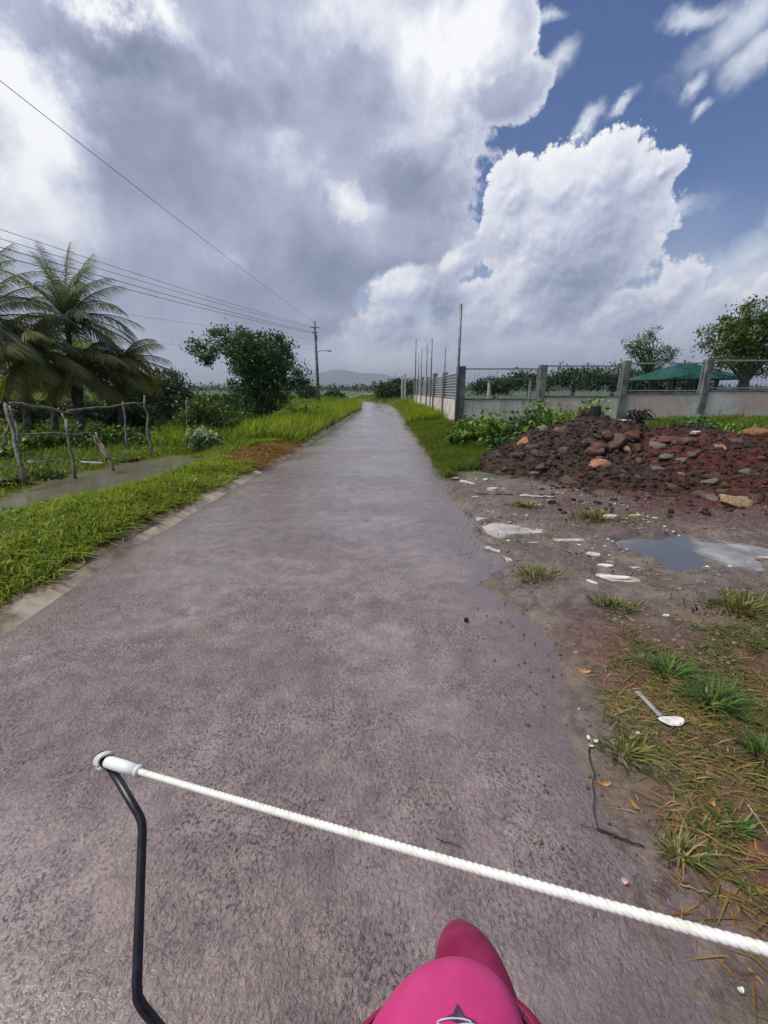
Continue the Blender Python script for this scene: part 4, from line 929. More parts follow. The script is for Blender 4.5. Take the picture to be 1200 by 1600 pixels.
# ------------------------------------------------------------------ utility pole and wires
PY = 50.0; pt = at(491.5, 502, PY); pbx = at(498, 622, PY)
up_ = thing('utility_pole', 'tall grey utility pole with a street lamp arm left of the road bend', 'utility pole', (pbx.x, PY, 0))
mb = MB((pbx.x, PY, 0)); mb.tube([(pbx.x, PY, -.3), (lerp(pbx.x, pt.x, .5), PY, pt.z / 2), (pt.x, PY, pt.z)], [.19, .16, .11], 12); mb.build('pole', M['post'], up_, True)
mb = MB((pbx.x, PY, 0)); a = at(495, 551, PY); b_ = at(511, 548, PY); mb.tube([a, a.lerp(b_, .5) + Vector((0, 0, .12)), b_], .035, 6); la_ = mb.build('lamp_arm', M['pipe'], up_, True)
mb = MB((pbx.x, PY, 0)); mb.tube([b_ + Vector((-.1, 0, .02)), b_ + Vector((.2, 0, .0)), b_ + Vector((.5, 0, -.03))], [.05, .11, .06], 8); mb.build('lamp_head', M['lamp'], up_, True)
mb = MB((pbx.x, PY, 0)); a = at(494, 528, PY); mb.box(a + Vector((0, -.2, 0)), (.3, .25, .5)); mb.build('junction_box', M['pipe'], up_)
for k, (py, hw) in enumerate([(512, .5), (520, .35)]):
    mb = MB((pbx.x, PY, 0)); a = at(492.3, py, PY); mb.bar(a + Vector((-hw, -.12, 0)), a + Vector((hw, -.12, 0)), .08, .08); mb.build('bracket', M['post'], up_)
def wire(label, p0, z0, py1, sag, r_):
    a = ray(*p0); t = (z0 - CH) / a.z; A = Vector((a.x * t, a.y * t, z0)); B = at(492, py1, PY); d = (A - B); E = A + d * .38
    P_ = []
    for i in range(41):
        q = i / 40; P_.append(B.lerp(E, q) + Vector((0, 0, -sag * 4 * q * (1 - q))))
    mb = MB(B); mb.tube(P_, r_, 6); o = mb.build('power_line', M['wire'], None, True); o.location = B; tag(o, label, 'power line', 'overhead power lines on the left')
wire('highest thin cable crossing the grey cloud from the upper left corner', (0, 112), 8.6, 504, .25, 0.0084)
wire('upper cable of the bundle above the palms', (0, 345), 6.4, 511, .3, 0.0084)
wire('second cable of the bundle above the palms', (0, 360), 6.3, 513, .3, 0.0091)
wire('thick third cable of the bundle above the palms', (0, 374), 6.2, 519, .3, 0.0126)
wire('thick lowest cable of the bundle above the palms', (0, 388), 6.1, 521, .3, 0.0126)
wire('thin cable passing behind the palm crown', (0, 455), 5.3, 530, .2, 0.0070)
wire('lowest thin cable reaching the palms under the bundle', (0, 520), 4.5, 545, .2, 0.0070)

# ------------------------------------------------------------------ dirt mound, rocks
def hm(x, y):
    n = fbm(x * .8, y * .8, 50, 5, .6); nf = fbm(x * 4, y * 4, 51, 5, .65); nm = fbm(x * 1.9, y * 1.9, 55, 3, .5)
    def hill(cx, cy, rx, ry, h): return h * np.clip(1 - (((x - cx) / rx) ** 2 + ((y - cy) / ry) ** 2), 0, None) ** .75
    z = np.maximum.reduce([hill(4.3, 8.8, 2.0, 1.7, .86), hill(5.9, 8.3, 2.2, 2.0, .74), hill(2.9, 8.2, 1.25, 1.2, .42), hill(7.9, 7.6, 2.6, 2.3, .66), hill(10.5, 7.2, 3, 2.6, .7), hill(4.6, 7.2, 2.2, 1.6, .36), hill(6.8, 6.3, 3, 1.7, .32), hill(5.6, 5.9, 2.3, 1.3, .20), hill(8.5, 5.6, 3.5, 1.5, .26), hill(4.35, 9.2, .65, .6, 1.02), hill(5.15, 9.0, .5, .5, .98)])
    k = sstep(.0, .25, z)
    return z + k * (n * .34 + nf * .20 + nm * .22 + .10 * np.abs(fbm(x * 2.6, y * 2.6, 58, 3)) * 2) - .05 + (1 - k) * -.15 + hterr(x, y)
xs, ys = np.meshgrid(np.arange(1.4, 12.5, .045), np.arange(4.3, 11.2, .045)); zz = hm(xs, ys)
me = grid_mesh(xs, ys, zz); add_attr(me, 'red', np.clip(sstep(3.0, 5.2, xs + fbm(xs, ys, 3) * 2) * sstep(8.6, 7.4, ys + .0) + .35 * sstep(5, 8, xs), 0, 1).ravel())
tag(link('dirt_mound', me, M['mound'], smooth=True), kind='structure')
def hmz(x, y): return float(hm(np.array([x]), np.array([y]))[0])
def rock_mesh(seed, fl=.7, ang=True):
    bm = bmesh.new(); bmesh.ops.create_icosphere(bm, subdivisions=3, radius=1); rr = random.Random(seed); o = Vector([rr.uniform(0, 50) for _ in range(3)])
    planes = [(Vector([rr.gauss(0, 1) for _ in range(3)]).normalized(), rr.uniform(.42, .8)) for _ in range(12)]
    for v_ in bm.verts:
        c = v_.co.copy()
        for n_, d_ in planes:
            e = c.dot(n_) - d_
            if e > 0: c -= n_ * e * (.92 if ang else .5)
        c *= 1 + .20 * mnoise.noise(c * 1.6 + o) + .12 * mnoise.noise(c * 5 + o) + .05 * mnoise.noise(c * 11 + o); c.z *= fl; v_.co = c
    me_ = bm_mesh(bm); me_.polygons.foreach_set('use_smooth', [True] * len(me_.polygons)); return me_
RM = [rock_mesh(200 + i, .55 + .1 * (i % 4)) for i in range(8)]
def rock(px, py, wpx, mt, label, k, squash=1.0, group='rocks in the dirt mound', rot=None):
    # march along the line of sight to where it meets the heap
    d = ray(px, py).normalized(); tt = np.arange(2.5, 14, .03); qx, qy, qz = d.x * tt, d.y * tt, CH + d.z * tt
    on = (qx > 1.4) & (qy > 4.3); hh_ = np.where(on, np.maximum(hm(qx, qy), hterr(qx, qy)), 0.0); k_ = int(np.argmax(qz < hh_))
    p = Vector((qx[k_], qy[k_], qz[k_]))
    s = wpx / 690 * p.y / 2
    o = bpy.data.objects.new('rock', RM[k % 8].copy() if mt else RM[k % 8]); o.data.materials.clear(); o.data.materials.append(M[mt]); COL.objects.link(o)
    o.location = p; o.scale = (s, s * .85, s * squash); o.rotation_euler = (random.uniform(-.3, .3), random.uniform(-.3, .3), random.uniform(0, 6) if rot is None else rot)
    tag(o, label, 'rock', group); return o
random.seed(5)
rock(938, 727, 54, 'rock_orange', 'large orange clay boulder at the middle foot of the mound', 0, .8, rot=.5)
rock(1150, 788, 56, 'rock_tan', 'large tan boulder standing before the red soil at the right', 1, 1.0, rot=.2)
rock(1180, 780, 40, 'rock', 'dark brown rock leaning against the large tan boulder', 2, .8)
rock(963, 690, 44, 'rock', 'rounded dark rock high on the mound below the black stump', 3, .9)
rock(920, 695, 44, 'rock', 'broad flat rock left of the rounded dark one near the mound top', 4, .7)
rock(1025, 697, 34, 'rock_grey', 'pale grey rock on the mound right of the rounded dark one', 5, .8)
rock(978, 703, 26, 'rock_tan', 'small tan rock between the orange boulder and the rounded dark rock', 6, .8)
rock(1120, 700, 30, 'rock_orange', 'small orange rock on the right slope of the mound', 7, .8)
rock(1150, 690, 44, 'rock', 'flat slab like rock near the right crest of the mound', 2, .5)
rock(1185, 675, 40, 'rock_orange', 'reddish rock on the mound crest at the right frame edge', 3, .8)
rock(1025, 735, 30, 'rock_grey', 'grey pointed rock in the middle of the red slope', 0, .9)
rock(818, 690, 26, 'rock_orange', 'reddish rock at the left end of the mound beside the weeds', 4, .9)
rock(875, 673, 24, 'rock_grey', 'pale rounded rock among the weeds at the mound top left', 5, 1.0)
rock(850, 672, 30, 'rock_grey', 'pale slanted rock half hidden in the weeds left of the mound', 6, .7)
rock(780, 712, 26, 'rock', 'brown rock at the far left foot of the mound', 1, .6)
rock(892, 750, 18, 'rock_grey', 'small grey rock below and left of the orange boulder', 2, .8)
rock(1065, 742, 28, 'rock_orange', 'flat reddish rock right of the grey pointed rock', 3, .6)
rr = random.Random(12)
for i in range(105):
    px = rr.uniform(770, 1198); lo = 672 + 0 * px; py = rr.uniform(672, 745 + (px - 775) * .14)
    wpx = rr.choice((7, 9, 11, 14, 18, 24, 30, 38)); mt_ = rr.choice(('rock', 'rock', 'rock', 'rock', 'rock_grey', 'rock_red'))
    sw = 'tiny' if wpx < 12 else 'small' if wpx < 20 else 'fist sized' if wpx < 28 else 'large'
    cw = {'rock': 'dark brown', 'rock_grey': 'grey', 'rock_red': 'reddish'}[mt_]
    zw = ('at the left foot' if py > 715 else 'on the left shoulder') + ' of the mound' if px < 880 else ('on the slope right of the orange boulder' if py > 715 else 'near the crest below the stump') if px < 1020 else ('low on the red soil at the right' if py > 730 else 'high on the red soil at the right')
    rock(px, py, wpx, mt_, sw + ' ' + cw + ' stone ' + zw, rr.randrange(8), rr.uniform(.6, 1))
def pebbles(name, label, cat, x, y, z, size, mt, seed, flat=.6):
    q = np.random.default_rng(seed); n = len(x); sz = size * q.uniform(.4, 1.7, n) ** 1.3
    c8 = np.array([[i, j, k] for i in (-.5, .5) for j in (-.5, .5) for k in (-.5, .5)])
    V = (c8[None] + q.normal(0, .13, (n, 8, 3))) * sz[:, None, None]; a = q.uniform(0, 6.28, n); ca2, sa2 = np.cos(a)[:, None], np.sin(a)[:, None]
    X_ = V[..., 0] * ca2 - V[..., 1] * sa2 + x[:, None]; Y_ = V[..., 0] * sa2 + V[..., 1] * ca2 + y[:, None]; Zp = V[..., 2] * flat + z[:, None]
    F_ = np.array([(0, 1, 3, 2), (4, 6, 7, 5), (0, 4, 5, 1), (2, 3, 7, 6), (0, 2, 6, 4), (1, 5, 7, 3)]); Q = ((np.arange(n) * 8)[:, None, None] + F_[None]).reshape(-1, 4)
    o = link(name, quad_mesh(np.stack([X_, Y_, Zp], -1).reshape(-1, 3), Q), mt); m_ = o.modifiers.new('round', 'SUBSURF'); m_.levels = 1; m_.render_levels = 1
    return tag(o, label, cat, None, 'stuff')
q = np.random.default_rng(400)
x = q.uniform(1.6, 11, 9000); y = q.uniform(4.6, 10.4, 9000); k = ((hm(x, y) > hterr(x, y) + .03) | ((q.random(9000) < .22) & (x > 2.2) & (y < 7.6 - .1 * (x - 2)) & (y > 4.9 - .05 * x))) & (x < y * 1.05); x, y = x[k], y[k]
pebbles('clods', 'crumbled soil clods all over the mound', 'clods', x, y, np.maximum(hm(x, y), hterr(x, y)) + .005, .055, M['mound'], 401, .8)
x = q.uniform(1.0, 9, 5200); y = 2.0 + 5.2 * q.random(5200) ** 1.2; k = (x - xr(y) > -.05) & (clump_noise(x, y, 1.6, 60) > -.06) & (x < y * 1.05); x, y = x[k], y[k]
pebbles('gravel', 'loose brown gravel and crumbs on the wet mud', 'gravel', x, y, hterr(x, y) + .002, .022, M['rock_grey'], 402)
x = q.uniform(.35, 1.6, 1500); y = 1.0 + 7 * q.random(1500); k = q.random(1500) < sstep(-.55, .1, x - xr(y)); x, y = x[k], y[k]
pebbles('road_grit', 'fine grit spilled over the right edge of the road', 'grit', x, y, np.maximum(hterr(x, y), .008), .010, M['rock'], 403)
x = q.uniform(1.0, 3.2, 420); y = q.uniform(3.3, 7.2, 420); k = clump_noise(x, y, 1.8, 62) > .02; x, y = x[k], y[k]
pebbles('splinters', 'tiny pale crumbs and splinters strewn over the mud', 'splinters', x, y, hterr(x, y) + .003, .028, M['pale'], 404, .3)
# stump and root clump on the heap
p = Vector((4.33, 8.9, hmz(4.33, 8.9))); st = thing('stump', 'blackened square topped stump on the highest point of the mound', 'stump', p)
mb = MB(); mb.tube([(0, 0, -.15), (0.01, 0, .08), (.0, 0, .27)], [.15, .115, .10], 8, jit=.1); mb.build('stump_body', M['darkwood'], st)
mb = MB()
for i in range(7):
    a = i * .9; mb.tube([(0, 0, .02), (.2 * math.cos(a), .2 * math.sin(a), -.02), (.42 * math.cos(a + .2), .38 * math.sin(a + .2), -.16)], [.06, .04, .02], 6, jit=.15)
mb.build('root', M['darkwood'], st)
p = Vector((5.15, 8.8, hmz(5.15, 8.8) - .02)); mb = MB(); rr = random.Random(3)
for i in range(46):
    a = rr.uniform(0, 6.28); q = rr.uniform(.15, .42); h_ = rr.uniform(.05, .24); mb.tube([(0, 0, 0), (q * .5 * math.cos(a), q * .5 * math.sin(a), h_), (q * math.cos(a + .4), q * math.sin(a + .4), h_ * .4)], [.022, .014, .006], 5, jit=.1)
o = mb.build('root_clump', M['darkwood']); o.location = p; tag(o, 'dark tangled root clump on the mound right of the stump', 'roots')
def stick(label, a, b_, r_, mt, za=None, seed=0, name='stick', amp=.006, group=None):
    mb = MB(a); pp, rd = crooked(a, b_, r_, r_ * .6, 8, amp, seed); mb.tube(pp, rd, 6, jit=.12); o = mb.build(name, M[mt], None, True); o.location = a; return tag(o, label, 'stick', group)
a = at(1035, 712, 7.6); b_ = at(1062, 697, 7.9); stick('pale stick poking out of the middle of the mound', a, b_, .025, 'pale', seed=5)
chip('scrap', 'white crumpled scrap near the mound crest right of the root clump', 'scrap', 1010, 652, .4, .2, .05, .1, 'white', 14, z=.2); o = bpy.data.objects['scrap']; o.location = (4.85, 8.7, hmz(4.85, 8.7) + .03)
o = chip('yellow_scrap', 'small whitish yellow scrap on the right shoulder of the mound', 'scrap', 1085, 692, .22, .12, .04, .4, 'pale', 15); o.location = (5.6, 7.7, hmz(5.6, 7.7) + .03)

# ------------------------------------------------------------------ litter on the mud
L_ = [('wood_chip', 'long white chip in the middle of the pale fragments on the mud', 962, 903, .26, .075, .012, -.25, 'white'),
      ('wood_chip', 'white chip just above the long one on the mud', 945, 890, .15, .05, .01, -.4, 'white'),
      ('wood_chip', 'small white chip nearest the road below the puddle row', 922, 918, .10, .035, .01, -.7, 'white'),
      ('wood_chip', 'squarish cream chip between the two puddles', 928, 872, .14, .09, .015, -.1, 'pale'),
      ('wood_chip', 'cream sliver pointing right beside the squarish cream chip', 900, 845, .14, .05, .01, -.3, 'pale'),
      ('wood_chip', 'pale splinter leaning at the edge of the road by the first puddle', 770, 860, .22, .035, .012, -.8, 'pale'),
      ('wood_chip', 'bright white crumb left of the pale splinter', 763, 858, .06, .05, .02, .2, 'white'),
      ('wood_chip', 'pale flat chip under the mound near the wide olive tuft', 952, 816, .20, .12, .03, 0, 'pale'),
      ('wood_chip', 'thin pale chip right of the wide olive tuft', 990, 814, .17, .05, .02, 0, 'pale'),
      ('wood_chip', 'cream plank end at the top of the debris beside the road', 732, 757, .40, .09, .02, -.9, 'pale'),
      ('wood_chip', 'pale broken chip at the left of the roadside debris', 712, 748, .16, .10, .02, .4, 'pale'),
      ('wood_chip', 'pale lump on the right of the roadside debris', 770, 770, .18, .14, .05, .1, 'pale'),
      ('wood_chip', 'pale pointed chip above the lump of the roadside debris', 757, 755, .15, .10, .03, 1.0, 'pale'),
      ('wood_chip', 'narrow pale chip in front of the roadside debris', 742, 782, .14, .05, .02, .3, 'pale'),
      ('wood_chip', 'short grey chip floating at the far right of the largest puddle', 1195, 872, .14, .05, .01, -.4, 'pale'),
      ('wood_chip', 'pale chip right of the long white one on the mud', 990, 888, .12, .04, .01, -.2, 'pale'),
      ('wood_chip', 'tiny white chip on the mud far below the long white one', 1040, 970, .05, .03, .008, 0, 'white'),
      ('scrap', 'small pink scrap on the mud at the road edge', 831, 973, .07, .045, .01, -.6, 'pinkish'),
      ('scrap', 'small pinkish triangular scrap just above the rope', 975, 1382, .022, .02, .003, -.6, 'pinkish'),
      ('scrap', 'upper white paper scrap beside the black wire', 920, 1157, .030, .020, .003, 1.4, 'white'),
      ('scrap', 'middle white paper scrap beside the black wire', 930, 1162, .026, .018, .003, .1, 'white'),
      ('scrap', 'lower white paper scrap beside the black wire', 923, 1169, .024, .016, .003, -.3, 'white'),
      ('scrap', 'white crumb above the paper scraps on the road edge', 903, 1112, .014, .010, .003, .3, 'white'),
      ('scrap', 'crumpled whitish scrap in the green tuft', 1103, 1090, .05, .03, .03, .9, 'white'),
      ('scrap', 'small whitish ring of scrap left of the flat plastic', 995, 1153, .02, .016, .006, .2, 'white'),
      ('fallen_leaf', 'dry orange leaf nearest the road in the upper grass', 912, 1054, .075, .035, .002, -.2, 'deadleaf'),
      ('fallen_leaf', 'orange leaf lying flat beside the black wire', 945, 1226, .07, .022, .002, 0, 'deadleaf'),
      ('fallen_leaf', 'bright orange leaf on the brown straw', 1110, 1262, .04, .025, .002, .5, 'deadleaf'),
      ('fallen_leaf', 'pale brown leaf at the lower right above the rope', 1185, 1397, .04, .02, .002, -.4, 'deadleaf'),
      ('fallen_leaf', 'curled yellowish leaf under the orange one beside the wire', 990, 1262, .05, .016, .003, 1.9, 'deadleaf'),
      ('pebble', 'black pebble alone on the wet road', 728, 973, .035, .03, .02, 0, 'darkwood'),
      ('scrap', 'white petal like scrap on the asphalt at the bottom right corner', 1155, 1553, .016, .014, .004, .4, 'white')]
for i, (nm, lab, px, py, a, b_, c, rot, mt) in enumerate(L_):
    cat = {'wood_chip': 'wood chip', 'fallen_leaf': 'leaf', 'scrap': 'scrap', 'pebble': 'pebble'}[nm]
    onroad = px in (728, 1155, 903, 920, 930, 923, 975)
    o = chip(nm, lab, cat, px, py, a, b_, c, rot, mt, 300 + i, None, z=.012 if onroad else None, curl=.01 * (nm == 'fallen_leaf') + .004 * (nm == 'scrap'))
# flat plastic scrap with its clear strip
c = G(1047, 1139); pl = thing('plastic_scrap', 'flattened white plastic piece with a clear strip lying in the grass', 'plastic scrap', (c.x, c.y, gz(c.x, c.y) + .012))
bm = bmesh.new(); N_ = 20; ring = []; 
for k in range(N_):
    a = 2 * math.pi * k / N_; q = 1 + .06 * math.sin(3 * a) - .12 * (abs(a - 4.7) < .25); ring.append(bm.verts.new((.058 * math.cos(a) * q, .030 * math.sin(a) * q, .004 + .003 * math.cos(2 * a))))
f = bm.faces.new(ring); g = bmesh.ops.extrude_face_region(bm, geom=[f])
for v_ in [e for e in g['geom'] if isinstance(e, bmesh.types.BMVert)]: v_.co.z += .005; v_.co.x *= .9; v_.co.y *= .85
bmesh.ops.recalc_face_normals(bm, faces=bm.faces); link('disc', bm_mesh(bm), M['white'], pl)
mb = MB(); s0 = G(1028, 1132) - c; s1 = G(992, 1095) - c
mb.bar(Vector((s0.x, s0.y, .004)), Vector((s1.x, s1.y, .012)), .016, .003); mb.bar(Vector((s0.x - .008, s0.y, .009)), Vector((s1.x - .008, s1.y, .016)), .003, .003); mb.bar(Vector((s0.x + .008, s0.y, .009)), Vector((s1.x + .008, s1.y, .016)), .003, .003); mb.build('strip', M['lamp'], pl)
def gstick(label, a, b_, r_, seed, amp=.01, mt='darkwood', za=.012, zb=.014): 
    A = G(*a); B = G(*b_); A.z = max(gz(A.x, A.y), 0) + za; B.z = max(gz(B.x, B.y), 0) + zb; return stick(label, A, B, r_, mt, seed=seed, amp=amp)
gstick('short black twig on the road edge just above the rope', (932, 1298), (1006, 1328), .0045, 1, .003)
gstick('thin twig crossing the end of the short black twig', (905, 1293), (945, 1304), .0018, 2, .002)
gstick('thin black wire running along the road edge beside the paper scraps', (921, 1150), (932, 1295), .003, 3, .008)
gstick('long thin grey stick lying before the mound beside the roadside debris', (745, 777), (800, 778), .010, 4, .01)
gstick('pale tipped stick in front of the mound', (812, 780), (865, 783), .016, 5, .01, 'pale')
gstick('thin dry stem lying across the straw at the right edge', (1165, 1270), (1200, 1325), .002, 6, .003, 'pale')
gstick('thin dark twig lying flat on the road behind the rope', (680, 1312), (720, 1328), .0016, 7, .004)
gstick('pale dry stem at the soil edge right above the rope', (1060, 1385), (1110, 1405), .003, 8, .004, 'stick')

# ------------------------------------------------------------------ motorcycle front, bracket, rope
MX = .073
mc = thing('motorcycle', 'front of a pink motorcycle with an emblem sticker and a black bracket arm', 'motorcycle', (MX, .1, 0)); mo = Vector((MX, .1, 0))
def loft(name, secs, mt, parent, sub=2, thick=None, o=mo):
    """secs: list of rings (lists of points)"""
    V = []; Q = []; n = len(secs[0])
    for s in secs: V += [tuple(Vector(p_) - Vector(o)) for p_ in s]
    for i in range(len(secs) - 1):
        for j in range(n - 1): Q.append((i * n + j, i * n + j + 1, (i + 1) * n + j + 1, (i + 1) * n + j))
    ob = link(name, quad_mesh(V, Q), mt, parent, True)
    if thick: m_ = ob.modifiers.new('thick', 'SOLIDIFY'); m_.thickness = thick; m_.offset = -1
    if sub: m_ = ob.modifiers.new('sub', 'SUBSURF'); m_.levels = sub; m_.render_levels = sub
    return ob
# headlight cowl: rings run from its front lip back under the handlebar
secs = []
for (y_, hw, zt, dp) in [(.294, .010, .928, .010), (.290, .028, .934, .020), (.282, .042, .940, .026), (.265, .057, .945, .034), (.24, .069, .950, .042), (.20, .082, .954, .055), (.14, .094, .956, .07), (.06, .102, .955, .08), (.0, .095, .95, .1)]:
    s = []
    for k in range(13):
        a = math.pi * k / 12; s.append((MX + (y_ - .29) * .30 - hw * 1.12 * math.cos(a), y_ - .0, zt - dp * (1 - math.sin(a) ** .8)))
    secs.append(s)
cowl = loft('headlight_cowl', secs, M['pink'], mc, 2, .004)
# side wings beside the cowl, with a dark gap
for s in (-1, 1):
    secs = []
    for (y_, x_, z_, h_) in [(.276, .056, .912, .008), (.262, .074, .914, .02), (.235, .094, .918, .035), (.19, .112, .922, .05), (.11, .125, .925, .07), (.02, .13, .925, .09)]:
        x_ *= 1.14; MX_ = MX + (y_ - .29) * .30; secs.append([(MX_ + s * (x_ - .014), y_, z_ + .004), (MX_ + s * x_, y_ - .003, z_), (MX_ + s * (x_ + .006), y_ - .01, z_ - h_ * .5), (MX_ + s * (x_ - .004), y_ - .03, z_ - h_)])
    loft('side_wing', secs, M['pinkd'], mc, 2, .003)
    mb = MB(mo); mb.tube([(MX + (y_ - .29) * .30 + s * x_ * 1.14, y_, z_) for x_, y_, z_ in ((.058, .262, .913), (.076, .235, .919), (.092, .18, .923), (.106, .08, .926))], [.002, .004, .006, .007], 8); mb.build('dark_gap_strip', M['black'], mc, True)  # black tube standing in for the dark gap between wing and cowl
# front mudguard, lower and further ahead
secs = []
for (a_, hw) in [(81, .003), (77, .010), (70, .022), (60, .038), (48, .052), (32, .062), (10, .066), (-10, .066), (-35, .06)]:
    s = []; rw = .368
    for k in range(9):
        b_ = math.pi * k / 8; q = rw - .05 * (1 - math.sin(b_) ** .7)
        s.append((MX + .068 - hw * math.cos(b_), .30 + q * math.sin(R(a_)) * .78, .30 + q * math.cos(R(a_ * .80 + 0)) ))
    secs.append(s)
loft('front_mudguard', secs, M['pinkd'], mc, 2, .004)
# wheel under it
bm = bmesh.new(); 
def torus(Rr, r_, nR=40, nr=12, ctr=(0, 0, 0), width=1.0):
    V = []; Q = []
    for i in range(nR):
        a = 2 * math.pi * i / nR
        for j in range(nr):
            b_ = 2 * math.pi * j / nr; q = Rr + r_ * math.cos(b_); V.append((ctr[0] + r_ * width * math.sin(b_), ctr[1] + q * math.cos(a), ctr[2] + q * math.sin(a)))
    for i in range(nR):
        for j in range(nr): Q.append((i * nr + j, i * nr + (j + 1) % nr, ((i + 1) % nR) * nr + (j + 1) % nr, ((i + 1) % nR) * nr + j))
    return quad_mesh(V, Q)
bm.free()
wh = link('front_wheel', torus(.215, .012, ctr=(.045, .20, .28), width=1.8), M['chrome'], mc, True)
link('tyre', torus(.245, .036, ctr=(.045, .20, .28)), M['rubber'], wh, True)
mb = MB(); mb.tube([(-.02, .2, .28), (.11, .2, .28)], .03, 12)
for k in range(18): a = k * math.pi / 9; mb.tube([(.045, .2, .28), (.045, .2 + .21 * math.cos(a), .28 + .21 * math.sin(a))], .0025, 5)
mb.build('hub_and_spokes', M['chrome'], wh, True)
for s in (-1, 1):
    mb = MB(); mb.tube([(.045 + s * .07, .20, .28), (.03 + s * .07, .12, .60), (.02 + s * .065, .02, .90)], .017, 10); mb.build('fork_leg', M['black'], mc, True)
mb = MB(); mb.tube([(-.34, -.16, 1.0), (-.2, -.10, 1.0), (-.05, -.03, .93), (.05, -.03, .93), (.2, -.10, 1.0), (.34, -.16, 1.0)], .011, 10); mb.build('handlebar', M['black'], mc, True)
for s in (-1, 1): mb = MB(); mb.tube([(s * .26, -.125, 1.0), (s * .40, -.185, 1.0)], .017, 10); mb.build('grip', M['rubber'], mc, True)
# body behind, below the rider's view
secs = []
for (y_, hw, zt, zb) in [(.02, .07, .86, .45), (-.2, .10, .80, .38), (-.5, .12, .74, .36), (-.8, .13, .78, .45), (-1.1, .10, .80, .55)]:
    secs.append([(MX - hw * math.cos(a) * 1.0, y_ + .1, (zt + zb) / 2 + (zt - zb) / 2 * math.sin(a)) for a in np.linspace(-.3, math.pi + .3, 11)])
loft('body_shell', secs, M['pinkd'], mc, 1, .004)
rw_ = link('rear_wheel', torus(.215, .012, ctr=(0, -1.0, .28), width=1.8), M['chrome'], mc, True); link('tyre', torus(.245, .036, ctr=(0, -1.0, .28)), M['rubber'], rw_, True)
mb = MB(); mb.box((0, -.6, .82), (.24, .75, .08)); bevel(mb.build('seat', M['rubber'], mc), .03, 4)
# emblem: a pointed crown shaped sticker with an oval ring, laid on the cowl
def cowl_hit(px, py, z=.972):
    return None
emb_c = G(719, 1604, .951)
def sticker(name, pts, z, mt, par, h=.0012):
    bm = bmesh.new(); f = bm.faces.new([bm.verts.new((emb_c.x + x_ - mo.x, emb_c.y + y_ - mo.y, z)) for x_, y_ in pts]); g = bmesh.ops.extrude_face_region(bm, geom=[f])
    for v_ in [e for e in g['geom'] if isinstance(e, bmesh.types.BMVert)]: v_.co.z += h
    bmesh.ops.recalc_face_normals(bm, faces=bm.faces); return link(name, bm_mesh(bm), M[mt], par)
S_ = .00058
em = sticker('emblem_sticker', [(x_ * S_, -y_ * S_) for x_, y_ in [(-35, 30), (-36, -4), (-18, -10), (-10, -12), (-1, -24), (3, -20), (9, -10), (22, -6), (33, 4), (31, 30)]], .9520, 'decal', cowl)
def ringpts(rx, ry, w_, n=28):
    return [(math.cos(2 * math.pi * k / n), math.sin(2 * math.pi * k / n)) for k in range(n)]
mb = MB()
for (cx_, cy_, rx, ry) in ((-9, -2, 26, 5), (10, 3, 17, 4)):
    P_ = [(emb_c.x - mo.x + (cx_ + rx * math.cos(a)) * S_, emb_c.y - mo.y - (cy_ + ry * math.sin(a)) * S_,   .9537) for a in np.linspace(0, 2 * math.pi, 29)]; mb.tube(P_, .0008, 5)
mb.build('emblem_ring', M['decal2'], em)
# black bracket arm on the left and its twin at the right, beyond the frame
def bracket(pts):
    mb = MB(mo); P_ = []
    for i in range(len(pts)):
        if 0 < i < len(pts) - 1:
            a, b_, c = Vector(pts[i - 1]), Vector(pts[i]), Vector(pts[i + 1]); P_ += [b_ + (a - b_).normalized() * .014, b_ + ((a - b_).normalized() + (c - b_).normalized()) * .003, b_ + (c - b_).normalized() * .014]
        else: P_.append(Vector(pts[i]))
    mb.tube(P_, .0068, 14); return mb.build('bracket_arm', M['black'], mc, True)
def cpt(px, py, depth): d = ray(px, py); return Vector((0, 0, CH)) + d * (depth / F)
A0, A1, A2, A3 = cpt(163, 1183, .745), cpt(223, 1283, .70), cpt(213, 1562, .585), cpt(262, 1622, .585)
bracket([A0, A1, A2, A3, (MX - .12, .10, .80)])
R1 = Vector((.62, .135, 1.095)); bracket([R1 + Vector((.01, 0, .01)), (.56, .10, .98), (.45, .06, .80), (MX + .12, .06, .78)])
rp = thing('rope', 'taut white twisted rope stretched between the bracket arms across the bottom of the view', 'rope', A0)
K0 = cpt(168, 1190, .735); K1 = R1; K05 = cpt(213, 1204, .715)
KR = cpt(1200, 1478, .365); dirr = (KR - K05).normalized(); K1 = KR + dirr * .3
def rope_pt(t): p_ = K05.lerp(K1, t); return p_ + Vector((0, 0, .006 * 4 * (t - .5) ** 2 - .006))
mb = MB(A0); Nn = 1500; Lr = (K1 - K05).length; pitch_ = .022
base_x = dirr.cross(Vector((0, 0, 1))).normalized(); base_y = dirr.cross(base_x)
for s in range(3):
    P_ = []
    for i in range(Nn + 1):
        t = i / Nn; a = 2 * math.pi * (t * Lr / pitch_ + s / 3); P_.append(rope_pt(t) + (base_x * math.cos(a) + base_y * math.sin(a)) * .0018)
    mb.tube(P_, .0036, 8)
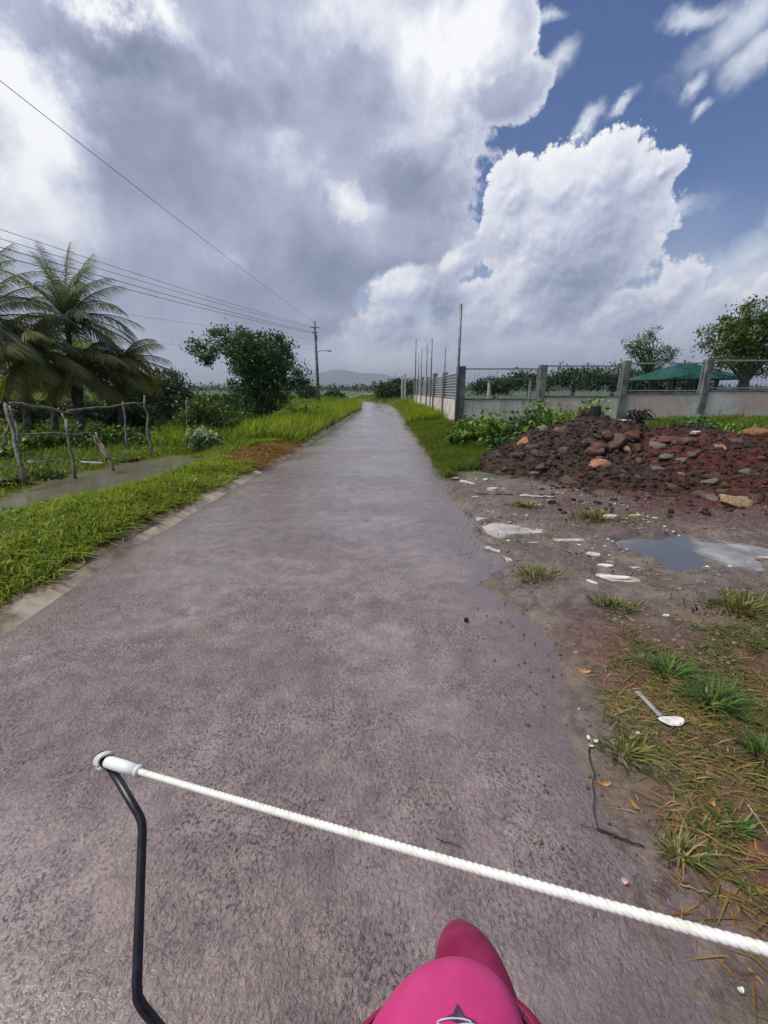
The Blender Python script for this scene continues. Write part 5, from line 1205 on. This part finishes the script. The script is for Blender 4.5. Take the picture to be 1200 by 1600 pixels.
mb.build('rope_strands', M['rope'], rp, True)
mb = MB(A0); mb.tube([K0, K0.lerp(K05, .5), K05 + dirr * .006], [.0095, .0100, .0095], 16); mb.tube([K05 + dirr * .005, K05 + dirr * .009], [.0102, .0098], 16); mb.build('sleeve', M['sleeve'], rp, True)
mb = MB(A0); dk = (K05 - K0).normalized(); q1 = dk.cross(Vector((0, 0, 1))).normalized(); q2 = dk.cross(q1)
for (dd_, rr_, tt) in ((-.010, .0125, .0035), (-.004, .0135, .0028)):
    mb.tube([K0 + dk * dd_ + (q1 * math.cos(a) + q2 * math.sin(a)) * rr_ + dk * .004 * math.sin(2 * a) for a in np.linspace(0, 2 * math.pi, 22)], tt, 7)
mb.build('knot', M['white'], rp, True)
mb = MB(A0); mb.tube([K0 + dk * -.016 + (q1 * math.cos(a) + q2 * math.sin(a)) * .010 for a in np.linspace(0, 2 * math.pi, 18)], .004, 7); mb.tube([K0 - dk * .02, K0 - dk * .008 + q1 * .004, K0 + dk * .006], [.006, .0085, .006], 8); mb.build('black_tie', M['rubber'], rp, True)

# ------------------------------------------------------------------ haze
me = bpy.data.meshes.new('haze'); hx0, hx1, hy0, hy1, hz0, hz1 = -12500, 12500, -12600, 12600, -6, 330
me.from_pydata([(x_, y_, z_) for x_ in (hx0, hx1) for y_ in (hy0, hy1) for z_ in (hz0, hz1)], [], [(0, 1, 3, 2), (4, 6, 7, 5), (0, 4, 5, 1), (2, 3, 7, 6), (0, 2, 6, 4), (1, 5, 7, 3)])
hm_ = bpy.data.materials.new('haze'); hm_.use_nodes = True; t_ = hm_.node_tree; t_.nodes.clear()
pv = t_.nodes.new('ShaderNodeVolumePrincipled'); pv.inputs['Color'].default_value = (.78, .86, .96, 1); pv.inputs['Density'].default_value = .00028; pv.inputs['Anisotropy'].default_value = .2
oo = t_.nodes.new('ShaderNodeOutputMaterial'); t_.links.new(pv.outputs[0], oo.inputs['Volume'])
tag(link('haze', me, hm_), 'thin bluish air over the whole place', 'haze', None, 'stuff')
